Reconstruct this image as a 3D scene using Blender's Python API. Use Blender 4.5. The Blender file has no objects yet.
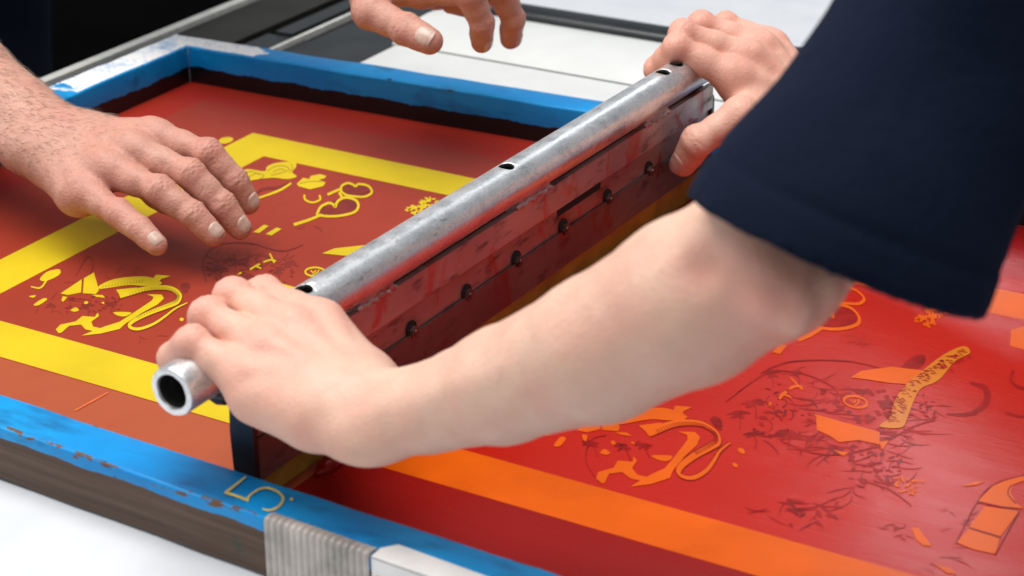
import bpy, bmesh, math, random
import numpy as np
from mathutils import Vector, Matrix

SC = bpy.context.scene
COL = SC.collection
random.seed(7)
RNG = np.random.default_rng(11)

# ------------------------------------------------------------------ camera
FPX = 1949.0
PITCH = math.atan(888 / 1949)
AZ = math.radians(29.3)
HC = 0.55                                    # camera height above the printing mesh
CAM = np.array([0.0, 0.0, HC])
_fh = np.array([-math.sin(AZ), math.cos(AZ), 0.0])
_r = np.array([math.cos(AZ), math.sin(AZ), 0.0])
_fw = _fh * math.cos(PITCH) + np.array([0, 0, -math.sin(PITCH)])
_up = np.cross(_r, _fw)


def at(px, py, z=0.0):
    """point of the horizontal plane at height z seen at this place of the photograph"""
    d = _fw + _r * (px - 512) / FPX - _up * (py - 288) / FPX
    return CAM + d * (z - HC) / d[2]


def deep(px, py, depth):
    return CAM + (_fw + _r * (px - 512) / FPX - _up * (py - 288) / FPX) * depth


cam_d = bpy.data.cameras.new('camera')
cam = bpy.data.objects.new('camera', cam_d)
COL.objects.link(cam)
cam.location = CAM
cam.rotation_euler = (math.pi / 2 - PITCH, 0, AZ)
cam_d.sensor_width = 36
cam_d.lens = 36 * FPX / 1024
cam_d.clip_start = 0.02
cam_d.clip_end = 60
cam_d.dof.use_dof = True
cam_d.dof.focus_distance = 1.25
cam_d.dof.aperture_fstop = 10
SC.camera = cam

# ------------------------------------------------------------------ world, lamps, exposure
W = bpy.data.worlds.new('World')
SC.world = W
W.use_nodes = True
bgn = W.node_tree.nodes['Background']
bgn.inputs[0].default_value = (0.86, 0.92, 1.0, 1)
bgn.inputs[1].default_value = 0.24


def lamp(name, loc, target, sx, sy, power, col=(1, 1, 1)):
    l = bpy.data.lights.new(name, 'AREA')
    l.shape = 'RECTANGLE'
    l.size, l.size_y, l.energy, l.color = sx, sy, power, col
    o = bpy.data.objects.new(name, l)
    COL.objects.link(o)
    o.location = loc
    o.rotation_euler = (Vector(target) - Vector(loc)).to_track_quat('-Z', 'Y').to_euler()
    return o


lamp('ceiling_lamp', (-0.9, 0.80, 2.3), (-0.6, 0.95, 0), 2.0, 1.7, 58, (1, 0.985, 0.96))
lamp('window_lamp', (-0.93, 3.5, 1.55), (-0.25, 0.92, 0), 0.22, 0.80, 3.4, (0.9, 0.95, 1.0))
lamp('added_front_fill', (0.9, -1.3, 1.7), (-0.6, 0.9, 0), 1.6, 1.2, 6, (1, 0.97, 0.95))  # unseen fill light added behind the camera to brighten the near sides
lamp('side_lamp', (-2.6, 0.2, 1.3), (-0.7, 0.9, 0), 1.2, 1.2, 14, (1, 0.98, 0.96))

SC.view_settings.view_transform = 'Standard'
SC.view_settings.look = 'None'
SC.view_settings.exposure = 0.42
SC.view_settings.gamma = 1.0
SC.view_settings.use_curve_mapping = False
SC.cycles.use_denoising = True
SC.cycles.max_bounces = 8

# ------------------------------------------------------------------ helpers


def empty(name, label, cat, loc=(0, 0, 0), rot=(0, 0, 0)):
    o = bpy.data.objects.new(name, None)
    o.empty_display_size = 0.05
    COL.objects.link(o)
    o.location = loc
    o.rotation_euler = rot
    o['label'] = label
    o['category'] = cat
    return o


def link_mesh(name, me, mats, parent=None):
    o = bpy.data.objects.new(name, me)
    COL.objects.link(o)
    for m in (mats if isinstance(mats, (list, tuple)) else [mats]):
        me.materials.append(m)
    if parent is not None:
        o.parent = parent
    return o


def bm_obj(name, bm, mats, parent=None, smooth=False, recalc=True):
    if recalc:
        bmesh.ops.recalc_face_normals(bm, faces=bm.faces[:])
    me = bpy.data.meshes.new(name)
    bm.to_mesh(me)
    bm.free()
    if smooth:
        me.polygons.foreach_set('use_smooth', [True] * len(me.polygons))
    return link_mesh(name, me, mats, parent)


def autosmooth(o, ang=35):
    me = o.data
    me.polygons.foreach_set('use_smooth', [True] * len(me.polygons))
    bm = bmesh.new()
    bm.from_mesh(me)
    for e in bm.edges:
        if len(e.link_faces) == 2 and e.calc_face_angle(0) > math.radians(ang):
            e.smooth = False
    bm.to_mesh(me)
    bm.free()


def hexa(bm, bot, top, mat=0):
    """prism between two loops of points"""
    vb = [bm.verts.new(p) for p in bot]
    vt = [bm.verts.new(p) for p in top]
    n = len(vb)
    fs = [bm.faces.new(vb[::-1]), bm.faces.new(vt)]
    for i in range(n):
        fs.append(bm.faces.new((vb[i], vb[(i + 1) % n], vt[(i + 1) % n], vt[i])))
    for f in fs:
        f.material_index = mat
    return fs


def box(bm, x0, x1, y0, y1, z0, z1, mat=0):
    b = [(x0, y0, z0), (x1, y0, z0), (x1, y1, z0), (x0, y1, z0)]
    return hexa(bm, b, [(x, y, z1) for x, y, z in b], mat)


def bevel(bm, w, seg=2, ang=30):
    es = [e for e in bm.edges if len(e.link_faces) == 2 and e.calc_face_angle(0) > math.radians(ang)]
    bmesh.ops.bevel(bm, geom=es, offset=w, segments=seg, affect='EDGES', profile=0.6, clamp_overlap=True)


def tube(bm, pts, rad, n=10, cap=True, mat=0):
    pts = [Vector(p) for p in pts]
    rs = rad if isinstance(rad, (list, tuple)) else [rad] * len(pts)
    rings = []
    ref = Vector((0.31, 0.22, 0.92))
    for i, p in enumerate(pts):
        t = (pts[min(i + 1, len(pts) - 1)] - pts[max(i - 1, 0)]).normalized()
        u = t.cross(ref)
        if u.length < 1e-4:
            u = t.cross(Vector((1, 0, 0)))
        u.normalize()
        v = t.cross(u)
        rings.append([bm.verts.new(p + rs[i] * (u * math.cos(2 * math.pi * k / n) + v * math.sin(2 * math.pi * k / n)))
                      for k in range(n)])
    for a, b in zip(rings, rings[1:]):
        for k in range(n):
            f = bm.faces.new((a[k], a[(k + 1) % n], b[(k + 1) % n], b[k]))
            f.material_index = mat
            f.smooth = True
    if cap:
        for r_ in (rings[0][::-1], rings[-1]):
            f = bm.faces.new(r_)
            f.material_index = mat


# ------------------------------------------------------------------ materials
class Mat:
    def __init__(s, name):
        s.m = bpy.data.materials.new(name)
        s.m.use_nodes = True
        s.t = s.m.node_tree
        s.b = s.t.nodes['Principled BSDF']

    def n(s, kind, **kw):
        nd = s.t.nodes.new(kind)
        for k, v in kw.items():
            setattr(nd, k, v)
        return nd

    def l(s, a, b):
        s.t.links.new(a, b)

    def set(s, **kw):
        for k, v in kw.items():
            s.b.inputs[k.replace('_', ' ')].default_value = v
        return s

    def coords(s, kind='Object'):
        if not hasattr(s, '_tc'):
            s._tc = s.n('ShaderNodeTexCoord')
        return s._tc.outputs[kind]

    def pos(s):
        if not hasattr(s, '_geo'):
            s._geo = s.n('ShaderNodeNewGeometry')
            s._sep = s.n('ShaderNodeSeparateXYZ')
            s.l(s._geo.outputs['Position'], s._sep.inputs[0])
        return s._sep.outputs

    def noise(s, scale, detail=4, rough=0.55, stretch=None, dist=0.0):
        nz = s.n('ShaderNodeTexNoise')
        nz.inputs['Scale'].default_value = scale
        nz.inputs['Detail'].default_value = detail
        nz.inputs['Roughness'].default_value = rough
        nz.inputs['Distortion'].default_value = dist
        src = s.coords()
        if stretch:
            mp = s.n('ShaderNodeMapping')
            mp.inputs['Scale'].default_value = stretch
            s.l(src, mp.inputs[0])
            src = mp.outputs[0]
        s.l(src, nz.inputs['Vector'])
        return nz.outputs['Fac']

    def ramp(s, fac, stops):
        r = s.n('ShaderNodeValToRGB')
        els = r.color_ramp.elements
        while len(els) < len(stops):
            els.new(0.5)
        for e, (p, c) in zip(els, stops):
            e.position = p
            e.color = (*c, 1) if len(c) == 3 else c
        s.l(fac, r.inputs[0])
        return r.outputs[0]

    def math(s, op, a, b=None, clamp=False):
        m = s.n('ShaderNodeMath', operation=op, use_clamp=clamp)
        for i, v in enumerate((a, b)):
            if v is None:
                continue
            if isinstance(v, (int, float)):
                m.inputs[i].default_value = v
            else:
                s.l(v, m.inputs[i])
        return m.outputs[0]

    def mix(s, fac, a, b, mode='MIX'):
        m = s.n('ShaderNodeMix', data_type='RGBA', blend_type=mode)
        if isinstance(fac, (int, float)):
            m.inputs[0].default_value = fac
        else:
            s.l(fac, m.inputs[0])
        for i, v in ((6, a), (7, b)):
            if isinstance(v, (tuple, list)):
                m.inputs[i].default_value = (*v, 1) if len(v) == 3 else v
            else:
                s.l(v, m.inputs[i])
        return m.outputs[2]

    def bump(s, h, strength=0.2, dist=0.001, prev=None):
        b = s.n('ShaderNodeBump')
        b.inputs['Strength'].default_value = strength
        b.inputs['Distance'].default_value = dist
        s.l(h, b.inputs['Height'])
        if prev is not None:
            s.l(prev, b.inputs['Normal'])
        s.l(b.outputs[0], s.b.inputs['Normal'])
        return b.outputs[0]

    def base(s, c):
        if isinstance(c, (tuple, list)):
            s.b.inputs['Base Color'].default_value = (*c, 1)
        else:
            s.l(c, s.b.inputs['Base Color'])
        return s

    def rough(s, v):
        if isinstance(v, (int, float)):
            s.b.inputs['Roughness'].default_value = v
        else:
            s.l(v, s.b.inputs['Roughness'])
        return s


def simple(name, col, rough=0.5, var=0.12, scale=30, metal=0.0, bump=0.0, spec=0.5):
    M = Mat(name)
    nz = M.noise(scale)
    c = M.ramp(nz, [(0.3, tuple(v * (1 - var) for v in col)), (0.7, tuple(min(1, v * (1 + var)) for v in col))])
    M.base(c)
    M.rough(M.math('ADD', M.math('MULTIPLY', nz, 0.2), rough - 0.1))
    M.set(Metallic=metal)
    M.b.inputs['Specular IOR Level'].default_value = spec
    if bump:
        M.bump(M.noise(scale * 8), bump, 0.0006)
    return M.m


def make_blue(kind):
    """gloss paint of the wooden rails; kind top / inner / outer"""
    M = Mat('blue_paint_' + kind)
    x, y, z = M.pos()[0], M.pos()[1], M.pos()[2]
    n1 = M.noise(14, 5)
    n2 = M.noise(60, 5, stretch=(0.35, 1, 1))
    n3 = M.noise(170, 3)
    blue = M.mix(M.ramp(n1, [(0.35, (0, 0, 0)), (0.7, (1, 1, 1))]), (0.0010, 0.215, 0.56), (0.002, 0.315, 0.70))
    dark = M.ramp(M.math('ADD', M.math('MULTIPLY', n2, 0.7), M.math('MULTIPLY', n1, 0.45)),
                  [(0.60, (0, 0, 0)), (0.74, (1, 1, 1))])
    blue = M.mix(M.math('MULTIPLY', dark, 0.6), blue, (0.004, 0.04, 0.14))
    r = M.math('ADD', 0.22, M.math('MULTIPLY', n2, 0.25))
    if kind == 'top':
        # dark smudge beside the number, chips along the outer arris, glare painted in white at the far corner
        dx = M.math('SUBTRACT', x, -0.585)
        sm = M.math('SUBTRACT', 1.0, M.math('ABSOLUTE', M.math('DIVIDE', dx, 0.045)), True)
        sm = M.math('MULTIPLY', sm, M.math('GREATER_THAN', 0.95, y))
        blue = M.mix(M.math('MULTIPLY', sm, M.math('MULTIPLY', n2, 0.95), True), blue, (0.004, 0.05, 0.16))
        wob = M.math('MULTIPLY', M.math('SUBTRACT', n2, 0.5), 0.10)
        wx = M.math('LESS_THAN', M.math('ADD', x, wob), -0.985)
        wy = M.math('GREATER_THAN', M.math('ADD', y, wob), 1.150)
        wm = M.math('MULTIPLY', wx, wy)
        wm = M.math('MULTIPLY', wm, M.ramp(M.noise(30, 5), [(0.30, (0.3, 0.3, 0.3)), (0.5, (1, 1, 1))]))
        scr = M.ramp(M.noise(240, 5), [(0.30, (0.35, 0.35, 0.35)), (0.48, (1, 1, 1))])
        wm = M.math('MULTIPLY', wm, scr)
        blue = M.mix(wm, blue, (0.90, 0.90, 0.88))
    if kind in ('top', 'outer'):
        d = M.math('SUBTRACT', y, M.math('MULTIPLY', M.math('ADD', x, 1.087), -0.04346))
        d = M.math('ABSOLUTE', M.math('SUBTRACT', d, 0.706))
        near = M.math('MULTIPLY', M.math('LESS_THAN', d, M.math('MULTIPLY', n1, 0.0042)), M.math('GREATER_THAN', z, 0.0295))
        wear = M.ramp(M.noise(190, 5, stretch=(0.35, 1, 1)), [(0.53, (0, 0, 0)), (0.58, (1, 1, 1))])
        wear = M.math('MULTIPLY', M.math('MULTIPLY', wear, near), M.math('LESS_THAN', x, -0.53))
        WEAR = wear
    if kind == 'top':
        blue = M.mix(WEAR, blue, (0.13, 0.065, 0.030))
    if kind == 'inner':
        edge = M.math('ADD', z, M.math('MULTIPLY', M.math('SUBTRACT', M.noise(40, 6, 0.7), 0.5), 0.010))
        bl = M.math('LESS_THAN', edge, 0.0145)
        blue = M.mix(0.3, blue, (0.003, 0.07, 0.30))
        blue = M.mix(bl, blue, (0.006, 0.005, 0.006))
    if kind == 'outer':
        nz = M.noise(45, 5, stretch=(0.6, 1, 1.6))
        edge = M.math('ADD', z, M.math('MULTIPLY', M.math('SUBTRACT', nz, 0.5), 0.006))
        grain = M.noise(22, 6, stretch=(0.25, 1, 9))
        wood = M.ramp(grain, [(0.3, (0.060, 0.035, 0.022)), (0.5, (0.095, 0.056, 0.036)), (0.75, (0.135, 0.088, 0.060))])
        wood = M.mix(M.ramp(M.noise(35, 3), [(0.62, (0, 0, 0)), (0.72, (0.6, 0.6, 0.6))]), wood, (0.03, 0.06, 0.05))
        wm = M.math('LESS_THAN', edge, 0.0258)
        chip = M.ramp(M.noise(95, 3, stretch=(0.5, 1, 1)), [(0.64, (0, 0, 0)), (0.67, (1, 1, 1))])
        blue = M.mix(chip, blue, (0.02, 0.016, 0.014))
        blue = M.mix(wm, blue, wood)
        blue = M.mix(WEAR, blue, (0.13, 0.065, 0.030))
        r = M.math('ADD', r, M.math('MULTIPLY', wm, 0.25))
    M.base(blue)
    M.b.inputs['Specular IOR Level'].default_value = 0.35
    M.rough(r)
    M.bump(M.math('ADD', n2, M.math('MULTIPLY', n3, 0.5)), 0.35, 0.0009)
    return M.m


def make_fabric():
    """tensioned printing mesh with red emulsion"""
    M = Mat('red_emulsion_mesh')
    x, y = M.pos()[0], M.pos()[1]
    n1 = M.noise(6, 4)
    n2 = M.noise(40, 5, stretch=(1, 0.4, 1))
    c = M.mix(n1, (0.26, 0.026, 0.012), (0.34, 0.040, 0.017))
    # filler strips painted outside the picture
    front = M.math('LESS_THAN', y, M.math('ADD', 0.8015, M.math('MULTIPLY', n2, 0.001)))
    c = M.mix(front, c, M.mix(n2, (0.33, 0.065, 0.024), (0.40, 0.085, 0.032)))
    back = M.math('GREATER_THAN', y, 1.262)
    c = M.mix(M.math('MULTIPLY', back, 0.7), c, (0.36, 0.018, 0.010))
    left = M.math('LESS_THAN', x, -1.015)
    c = M.mix(M.math('MULTIPLY', left, 0.7), c, (0.36, 0.018, 0.010))
    c = M.mix(M.math('MULTIPLY', M.ramp(n2, [(0.5, (0, 0, 0)), (0.8, (1, 1, 1))]), 0.25), c, (0.20, 0.02, 0.013))
    M.base(c)
    M.rough(M.math('ADD', 0.34, M.math('MULTIPLY', n2, 0.15)))
    M.b.inputs['Specular IOR Level'].default_value = 0.3
    w = M.n('ShaderNodeTexWave', wave_type='BANDS', bands_direction='X')
    w.inputs['Scale'].default_value = 420
    M.l(M.coords(), w.inputs['Vector'])
    M.bump(M.math('ADD', M.noise(9, 2), M.math('MULTIPLY', w.outputs['Fac'], 0.02)), 0.12, 0.002)
    return M.m


def make_ink():
    M = Mat('wet_red_ink')
    x, y = M.pos()[0], M.pos()[1]
    n1 = M.noise(7, 4)
    n2 = M.noise(30, 5, stretch=(0.25, 1.6, 1))
    c = M.mix(n1, (0.33, 0.0060, 0.0022), (0.47, 0.014, 0.0045))
    front = M.math('LESS_THAN', y, 0.805)
    c = M.mix(front, c, (0.24, 0.005, 0.003))
    back = M.math('GREATER_THAN', y, 1.235)
    c = M.mix(back, c, (0.33, 0.010, 0.008))
    M.base(c)
    M.rough(M.math('ADD', 0.19, M.math('MULTIPLY', n2, 0.16)))
    M.b.inputs['Specular IOR Level'].default_value = 0.2
    h = M.math('ADD', M.noise(5, 3, dist=1.2), M.math('MULTIPLY', n2, 0.10))
    h = M.math('ADD', h, M.math('MULTIPLY', M.noise(160, 2, stretch=(0.2, 2.2, 1)), 0.08))
    M.bump(h, 0.35, 0.004)
    return M.m


def make_galv():
    M = Mat('galvanised_pipe')
    v = M.n('ShaderNodeTexVoronoi')
    v.inputs['Scale'].default_value = 330
    mp = M.n('ShaderNodeMapping')
    mp.inputs['Scale'].default_value = (1, 0.55, 1)
    M.l(M.coords(), mp.inputs[0])
    M.l(mp.outputs[0], v.inputs['Vector'])
    hue = M.n('ShaderNodeSeparateColor')
    M.l(v.outputs['Color'], hue.inputs[0])
    n1 = M.noise(55, 5)
    n2 = M.noise(260, 4, stretch=(1, 0.25, 1))
    f = M.math('ADD', M.math('MULTIPLY', hue.outputs[0], 0.14), M.math('MULTIPLY', n1, 0.85))
    c = M.ramp(f, [(0.22, (0.58, 0.59, 0.60)), (0.5, (0.78, 0.79, 0.80)), (0.85, (0.92, 0.92, 0.91))])
    c = M.mix(M.ramp(n2, [(0.60, (0, 0, 0)), (0.74, (0.6, 0.6, 0.6))]), c, (0.16, 0.155, 0.15))
    n3 = M.noise(620, 3)
    c = M.mix(M.ramp(n3, [(0.50, (0, 0, 0)), (0.70, (0.45, 0.45, 0.45))]), c, (0.32, 0.32, 0.32))
    c = M.mix(M.ramp(M.noise(480, 3), [(0.58, (0, 0, 0)), (0.68, (0.7, 0.7, 0.7))]), c, (0.88, 0.88, 0.87))
    M.base(c)
    M.set(Metallic=0.88)
    M.rough(M.math('ADD', 0.24, M.math('MULTIPLY', M.math('ADD', n1, M.math('MULTIPLY', hue.outputs[1], 0.4)), 0.2)))
    M.bump(M.math('ADD', M.math('MULTIPLY', n2, 0.7), n1), 0.22, 0.0006)
    return M.m


def make_plate(name, base, stain, ink):
    """zinc plates of the squeegee holder, smeared with old red ink"""
    M = Mat(name)
    n1 = M.noise(28, 6, stretch=(1, 0.5, 1))
    n2 = M.noise(120, 4, stretch=(1, 0.3, 1))
    y = M.n('ShaderNodeSeparateXYZ')
    M.l(M.coords(), y.inputs[0])
    far = M.n('ShaderNodeMapRange')
    far.inputs[1].default_value = 0.47
    far.inputs[2].default_value = 0.555
    far.inputs[3].default_value = 0.0
    far.inputs[4].default_value = 0.9
    M.l(M.math('ADD', y.outputs[1], M.math('MULTIPLY', M.math('SUBTRACT', n1, 0.5), 0.09)), far.inputs[0])
    c = M.ramp(n1, [(0.3, tuple(v * 0.72 for v in base)), (0.7, base)])
    amt = M.ramp(n1, [(0.2, (stain, stain, stain)), (0.75, (stain * 0.7,) * 3)])
    amt = M.math('MULTIPLY', amt, M.math('SUBTRACT', 1.0, far.outputs[0]), True)
    c = M.mix(amt, c, ink)
    c = M.mix(M.ramp(n2, [(0.56, (0, 0, 0)), (0.70, (0.7, 0.7, 0.7))]), c, (0.045, 0.011, 0.009))
    n3 = M.noise(46, 5, stretch=(1, 1.2, 0.5), dist=0.8)
    c = M.mix(M.ramp(n3, [(0.55, (0, 0, 0)), (0.66, (0.75, 0.75, 0.75))]), c, tuple(min(1, v * 1.5) for v in ink))
    c = M.mix(M.ramp(M.noise(33, 4), [(0.67, (0, 0, 0)), (0.70, (0.6, 0.6, 0.6))]), c, (0.33, 0.17, 0.02))
    M.base(c)
    M.l(M.math('SUBTRACT', 0.78, M.math('MULTIPLY', amt, 0.45)), M.b.inputs['Metallic'])
    M.rough(M.math('ADD', 0.30, M.math('MULTIPLY', n2, 0.25)))
    M.bump(M.math('ADD', n1, M.math('ADD', M.math('MULTIPLY', n2, 0.6), M.math('MULTIPLY', n3, 1.3))), 0.4, 0.0009)
    return M.m


def make_skin(name, base, red, dark, hairy=False, bump=0.35):
    M = Mat(name)
    a = M.n('ShaderNodeAttribute', attribute_name='blush')
    n1 = M.noise(38, 4)
    n2 = M.noise(130, 4)
    c = M.mix(M.math('MULTIPLY', a.outputs['Fac'], 1.0, True), base, red)
    c = M.mix(M.ramp(n1, [(0.42, (0, 0, 0)), (0.72, (0.42, 0.42, 0.42))]), c, red)
    c = M.mix(M.ramp(n2, [(0.5, (0, 0, 0)), (0.75, (0.34, 0.34, 0.34))]), c, dark)
    if hairy:
        c = M.mix(M.ramp(M.noise(300, 3), [(0.55, (0, 0, 0)), (0.72, (0.4, 0.4, 0.4))]), c, dark)
        c = M.mix(M.ramp(M.noise(210, 3), [(0.6, (0, 0, 0)), (0.75, (0.3, 0.3, 0.3))]), c, tuple(min(1, v * 1.25) for v in base))
    M.base(c)
    M.rough(M.math('ADD', 0.40, M.math('MULTIPLY', n2, 0.2)))
    M.set(Subsurface_Weight=0.18, Subsurface_Scale=0.004)
    M.b.inputs['Subsurface Radius'].default_value = (1.0, 0.38, 0.22)
    M.b.inputs['Specular IOR Level'].default_value = 0.42
    v = M.n('ShaderNodeTexVoronoi')
    v.inputs['Scale'].default_value = 520
    M.l(M.coords(), v.inputs['Vector'])
    h = M.math('ADD', M.math('MULTIPLY', v.outputs['Distance'], 0.5), M.noise(420, 4))
    h = M.math('ADD', h, M.math('MULTIPLY', M.noise(95, 4, dist=0.6), 0.8 if hairy else 0.35))
    M.bump(h, bump, 0.0011)
    return M.m


def make_cloth(name, col):
    M = Mat(name)
    n1 = M.noise(9, 4)
    n2 = M.noise(700, 2)
    M.base(M.mix(n1, tuple(v * 0.75 for v in col), tuple(v * 1.2 for v in col)))
    M.rough(0.88)
    M.set(Sheen_Weight=0.03, Sheen_Roughness=0.5)
    M.b.inputs['Sheen Tint'].default_value = (0.35, 0.5, 0.9, 1)
    M.b.inputs['Specular IOR Level'].default_value = 0.1
    M.bump(M.math('ADD', M.math('MULTIPLY', n2, 0.3), M.math('MULTIPLY', M.noise(17, 4, dist=0.8), 1.6)), 0.5, 0.005)
    return M.m


def make_table():
    M = Mat('white_table_laminate')
    n = M.noise(18, 5)
    c = M.ramp(n, [(0.3, (0.58, 0.60, 0.635)), (0.7, (0.65, 0.665, 0.69))])
    c = M.mix(M.ramp(M.noise(90, 4), [(0.66, (0, 0, 0)), (0.76, (0.25, 0.25, 0.25))]), c, (0.62, 0.62, 0.64))
    M.base(c)
    M.rough(0.42)
    return M.m


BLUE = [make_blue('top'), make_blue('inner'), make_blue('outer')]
M_FABRIC = make_fabric()
M_INK = make_ink()
M_GALV = make_galv()
M_PLATE_U = make_plate('zinc_plate_upper', (0.70, 0.66, 0.64), 0.62, (0.34, 0.045, 0.034))
M_PLATE_L = make_plate('zinc_plate_lower', (0.58, 0.52, 0.48), 0.74, (0.26, 0.028, 0.018))
M_PLATE_D = make_plate('zinc_plate_strip', (0.30, 0.29, 0.28), 0.85, (0.12, 0.012, 0.009))
M_BLADE = simple('amber_urethane_blade', (0.42, 0.25, 0.035), 0.35, 0.3, 40)
M_YELLOW = simple('yellow_stencil', (0.60, 0.435, 0.006), 0.48, 0.09, 12, bump=0.25, spec=0.3)
M_ORANGE = simple('orange_stencil_under_ink', (0.60, 0.088, 0.002), 0.30, 0.10, 22, spec=0.12)
M_ORANGE2 = simple('amber_stencil_under_ink', (0.52, 0.150, 0.007), 0.30, 0.12, 22, spec=0.16)
M_GHOST = simple('ghost_image', (0.19, 0.020, 0.013), 0.42, 0.25, 60, spec=0.3)
M_GHOSTR = simple('ghost_image_under_ink', (0.245, 0.006, 0.0045), 0.3, 0.35, 60, spec=0.12)
M_BLACK = simple('black_rubber', (0.012, 0.012, 0.013), 0.35, 0.3, 60)
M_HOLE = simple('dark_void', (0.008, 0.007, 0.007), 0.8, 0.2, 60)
M_BOLT = simple('dirty_steel', (0.13, 0.060, 0.052), 0.38, 0.5, 150, 0.6)
M_TABLE = make_table()
M_BOARD = simple('white_board', (0.66, 0.67, 0.655), 0.45, 0.03, 30)
M_ALU = simple('brushed_aluminium', (0.66, 0.66, 0.62), 0.45, 0.12, 90, 0.25)
M_DARK = simple('black_machine_paint', (0.006, 0.006, 0.007), 0.45, 0.3, 20, spec=0.2)
M_GREY = simple('dark_grey_machine_paint', (0.024, 0.027, 0.030), 0.45, 0.3, 18, spec=0.35)
M_OLIVE = simple('olive_grey_panel', (0.020, 0.020, 0.015), 0.5, 0.5, 14, spec=0.25)
M_FLOOR = simple('dark_floor', (0.0022, 0.0020, 0.0022), 0.85, 0.8, 5, spec=0.02)
M_PAINT5 = simple('pale_yellow_paint', (0.62, 0.50, 0.12), 0.5, 0.3, 160)
M_WRAP = simple('milky_ribbed_plastic', (0.42, 0.385, 0.35), 0.3, 0.35, 45)
M_WHITE = simple('white_tape', (0.80, 0.79, 0.77), 0.4, 0.08, 60)
M_SKIN_A = make_skin('weathered_skin', (0.56, 0.305, 0.225), (0.52, 0.19, 0.145), (0.35, 0.165, 0.115), True, 0.38)
M_SKIN_B = make_skin('pale_skin', (0.72, 0.465, 0.345), (0.69, 0.28, 0.215), (0.60, 0.34, 0.24), False, 0.30)
M_NAIL_A = simple('work_worn_nail', (0.57, 0.39, 0.32), 0.3, 0.14, 200)
M_NAIL_B = simple('pink_nail', (0.62, 0.36, 0.29), 0.25, 0.08, 150)
M_NAVY = make_cloth('navy_cotton', (0.0028, 0.0060, 0.0180))
M_NAVY_A = make_cloth('dark_navy_workwear', (0.006, 0.009, 0.020))
M_HAIR = simple('brown_arm_hair', (0.17, 0.105, 0.070), 0.5, 0.2, 200)

# ------------------------------------------------------------------ setting
bm = bmesh.new()
box(bm, -1.083, 0.9, 0.05, 1.452, -0.035, -0.003)
bevel(bm, 0.003)
o = bm_obj('table_surface', bm, M_TABLE)
o['kind'] = 'structure'
bm = bmesh.new()
vs = [bm.verts.new(p) for p in ((-9, -6, -0.92), (8, -6, -0.92), (8, 9, -0.92), (-9, 9, -0.92))]
bm.faces.new(vs)
o = bm_obj('floor', bm, M_FLOOR)
o['kind'] = 'structure'

# the machine bed beyond and left of the frame
bed = empty('machine_bed', 'dark machine rails with bright edge trim beyond the far left frame corner', 'machine',
            (-1.1, 1.5, -0.06))
bed_in = Matrix.Translation((1.1, -1.5, 0.06))


def bedpart(name, mat, dims, bev=0.0015):
    b_ = bmesh.new()
    for d in dims:
        box(b_, *d)
    bevel(b_, bev)
    o_ = bm_obj(name, b_, mat, bed)
    o_.matrix_parent_inverse = bed_in
    return o_


bedpart('edge_trim', M_ALU, [(-1.176, -1.165, 0.1, 3.6, -0.012, 0.001)])
bedpart('side_panel', M_OLIVE, [(-1.1645, -1.100, 0.1, 3.6, -0.05, -0.004)])
bedpart('channel', M_DARK, [(-1.0995, -1.084, 0.1, 3.6, -0.06, -0.022), (-1.0835, -1.0455, 1.4535, 3.6, -0.06, -0.010)])
bedpart('guide_rail', M_GREY, [(-1.075, -1.056, 1.4545, 3.6, -0.0098, 0.002)], 0.004)
bedpart('bright_strip', M_ALU, [(-1.0450, -1.0405, 1.375, 3.6, -0.0028, 0.0035)])
bedpart('cover_plate', M_GREY, [(-1.0360, -0.951, 1.4535, 3.6, -0.03, -0.002)])

bm = bmesh.new()
box(bm, -1.0825, -0.9555, 1.36, 1.4525, -0.0029, -0.0012)
bevel(bm, 0.001)
o = bm_obj('cover_sheet', bm, M_GREY)
o['label'] = 'dark grey metal sheet lying between the blue frame and the white boards'
o['category'] = 'metal sheet'


def board(name, x0, x1, y0, y1, z0, z1, rad, mat, label, cat):
    b_ = bmesh.new()
    prof = []
    for k in range(9):
        a = math.pi - k * math.pi / 16
        prof.append((x0 + rad + rad * math.cos(a), z1 - rad + rad * math.sin(a)))
    prof += [(x1, z1), (x1, z0), (x0 + 0.001, z0)]
    hexa(b_, [(x, y0, z) for x, z in prof], [(x, y1, z) for x, z in prof])
    bevel(b_, 0.0018, 4, 50)
    o_ = bm_obj(name, b_, mat)
    autosmooth(o_)
    o_['label'] = label
    o_['category'] = cat
    o_['group'] = 'white boards behind the frame'
    return o_


board('platen_board', -0.953, 0.7, 1.380, 1.4725, -0.0025, 0.0022, 0.004, M_BOARD,
      'white board lying right behind the blue frame, nearer of the two white boards', 'board')
bm = bmesh.new()
box(bm, -0.95, 0.7, 1.4730, 1.4774, -0.0028, 0.0018)  # black strip added to stand for the shade in the gap
bevel(bm, 0.0006)
o = bm_obj('gap_shade_strip', bm, M_BLACK)
o['label'] = 'thin black strip added as the shade in the gap between the two white boards'
o['category'] = 'shade strip'
bm = bmesh.new()
pts = [(1.4778 + 0.118 * k / 24, -0.001 + 0.015 * math.sin(math.pi * (0.03 + 0.90 * k / 24)) ** 0.8) for k in range(25)]
pts = pts[::-1] + [(1.4778, -0.003), (1.5958, -0.003)]
hexa(bm, [(-0.958, y, z) for y, z in pts], [(0.7, y, z) for y, z in pts])
o = bm_obj('platen_board', bm, M_BOARD)
autosmooth(o)
o['label'] = 'white rounded board between the thin dark gap and the black bar, under the hanging hand'
o['category'] = 'board'
o['group'] = 'white boards behind the frame'
bm = bmesh.new()
pts = []
for k in range(10):
    a = math.pi * k / 9
    pts.append((1.614 - 0.017 * math.cos(a), 0.004 + 0.009 * math.sin(a)))
pts = pts[::-1] + [(1.597, -0.03), (1.631, -0.03)]
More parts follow.
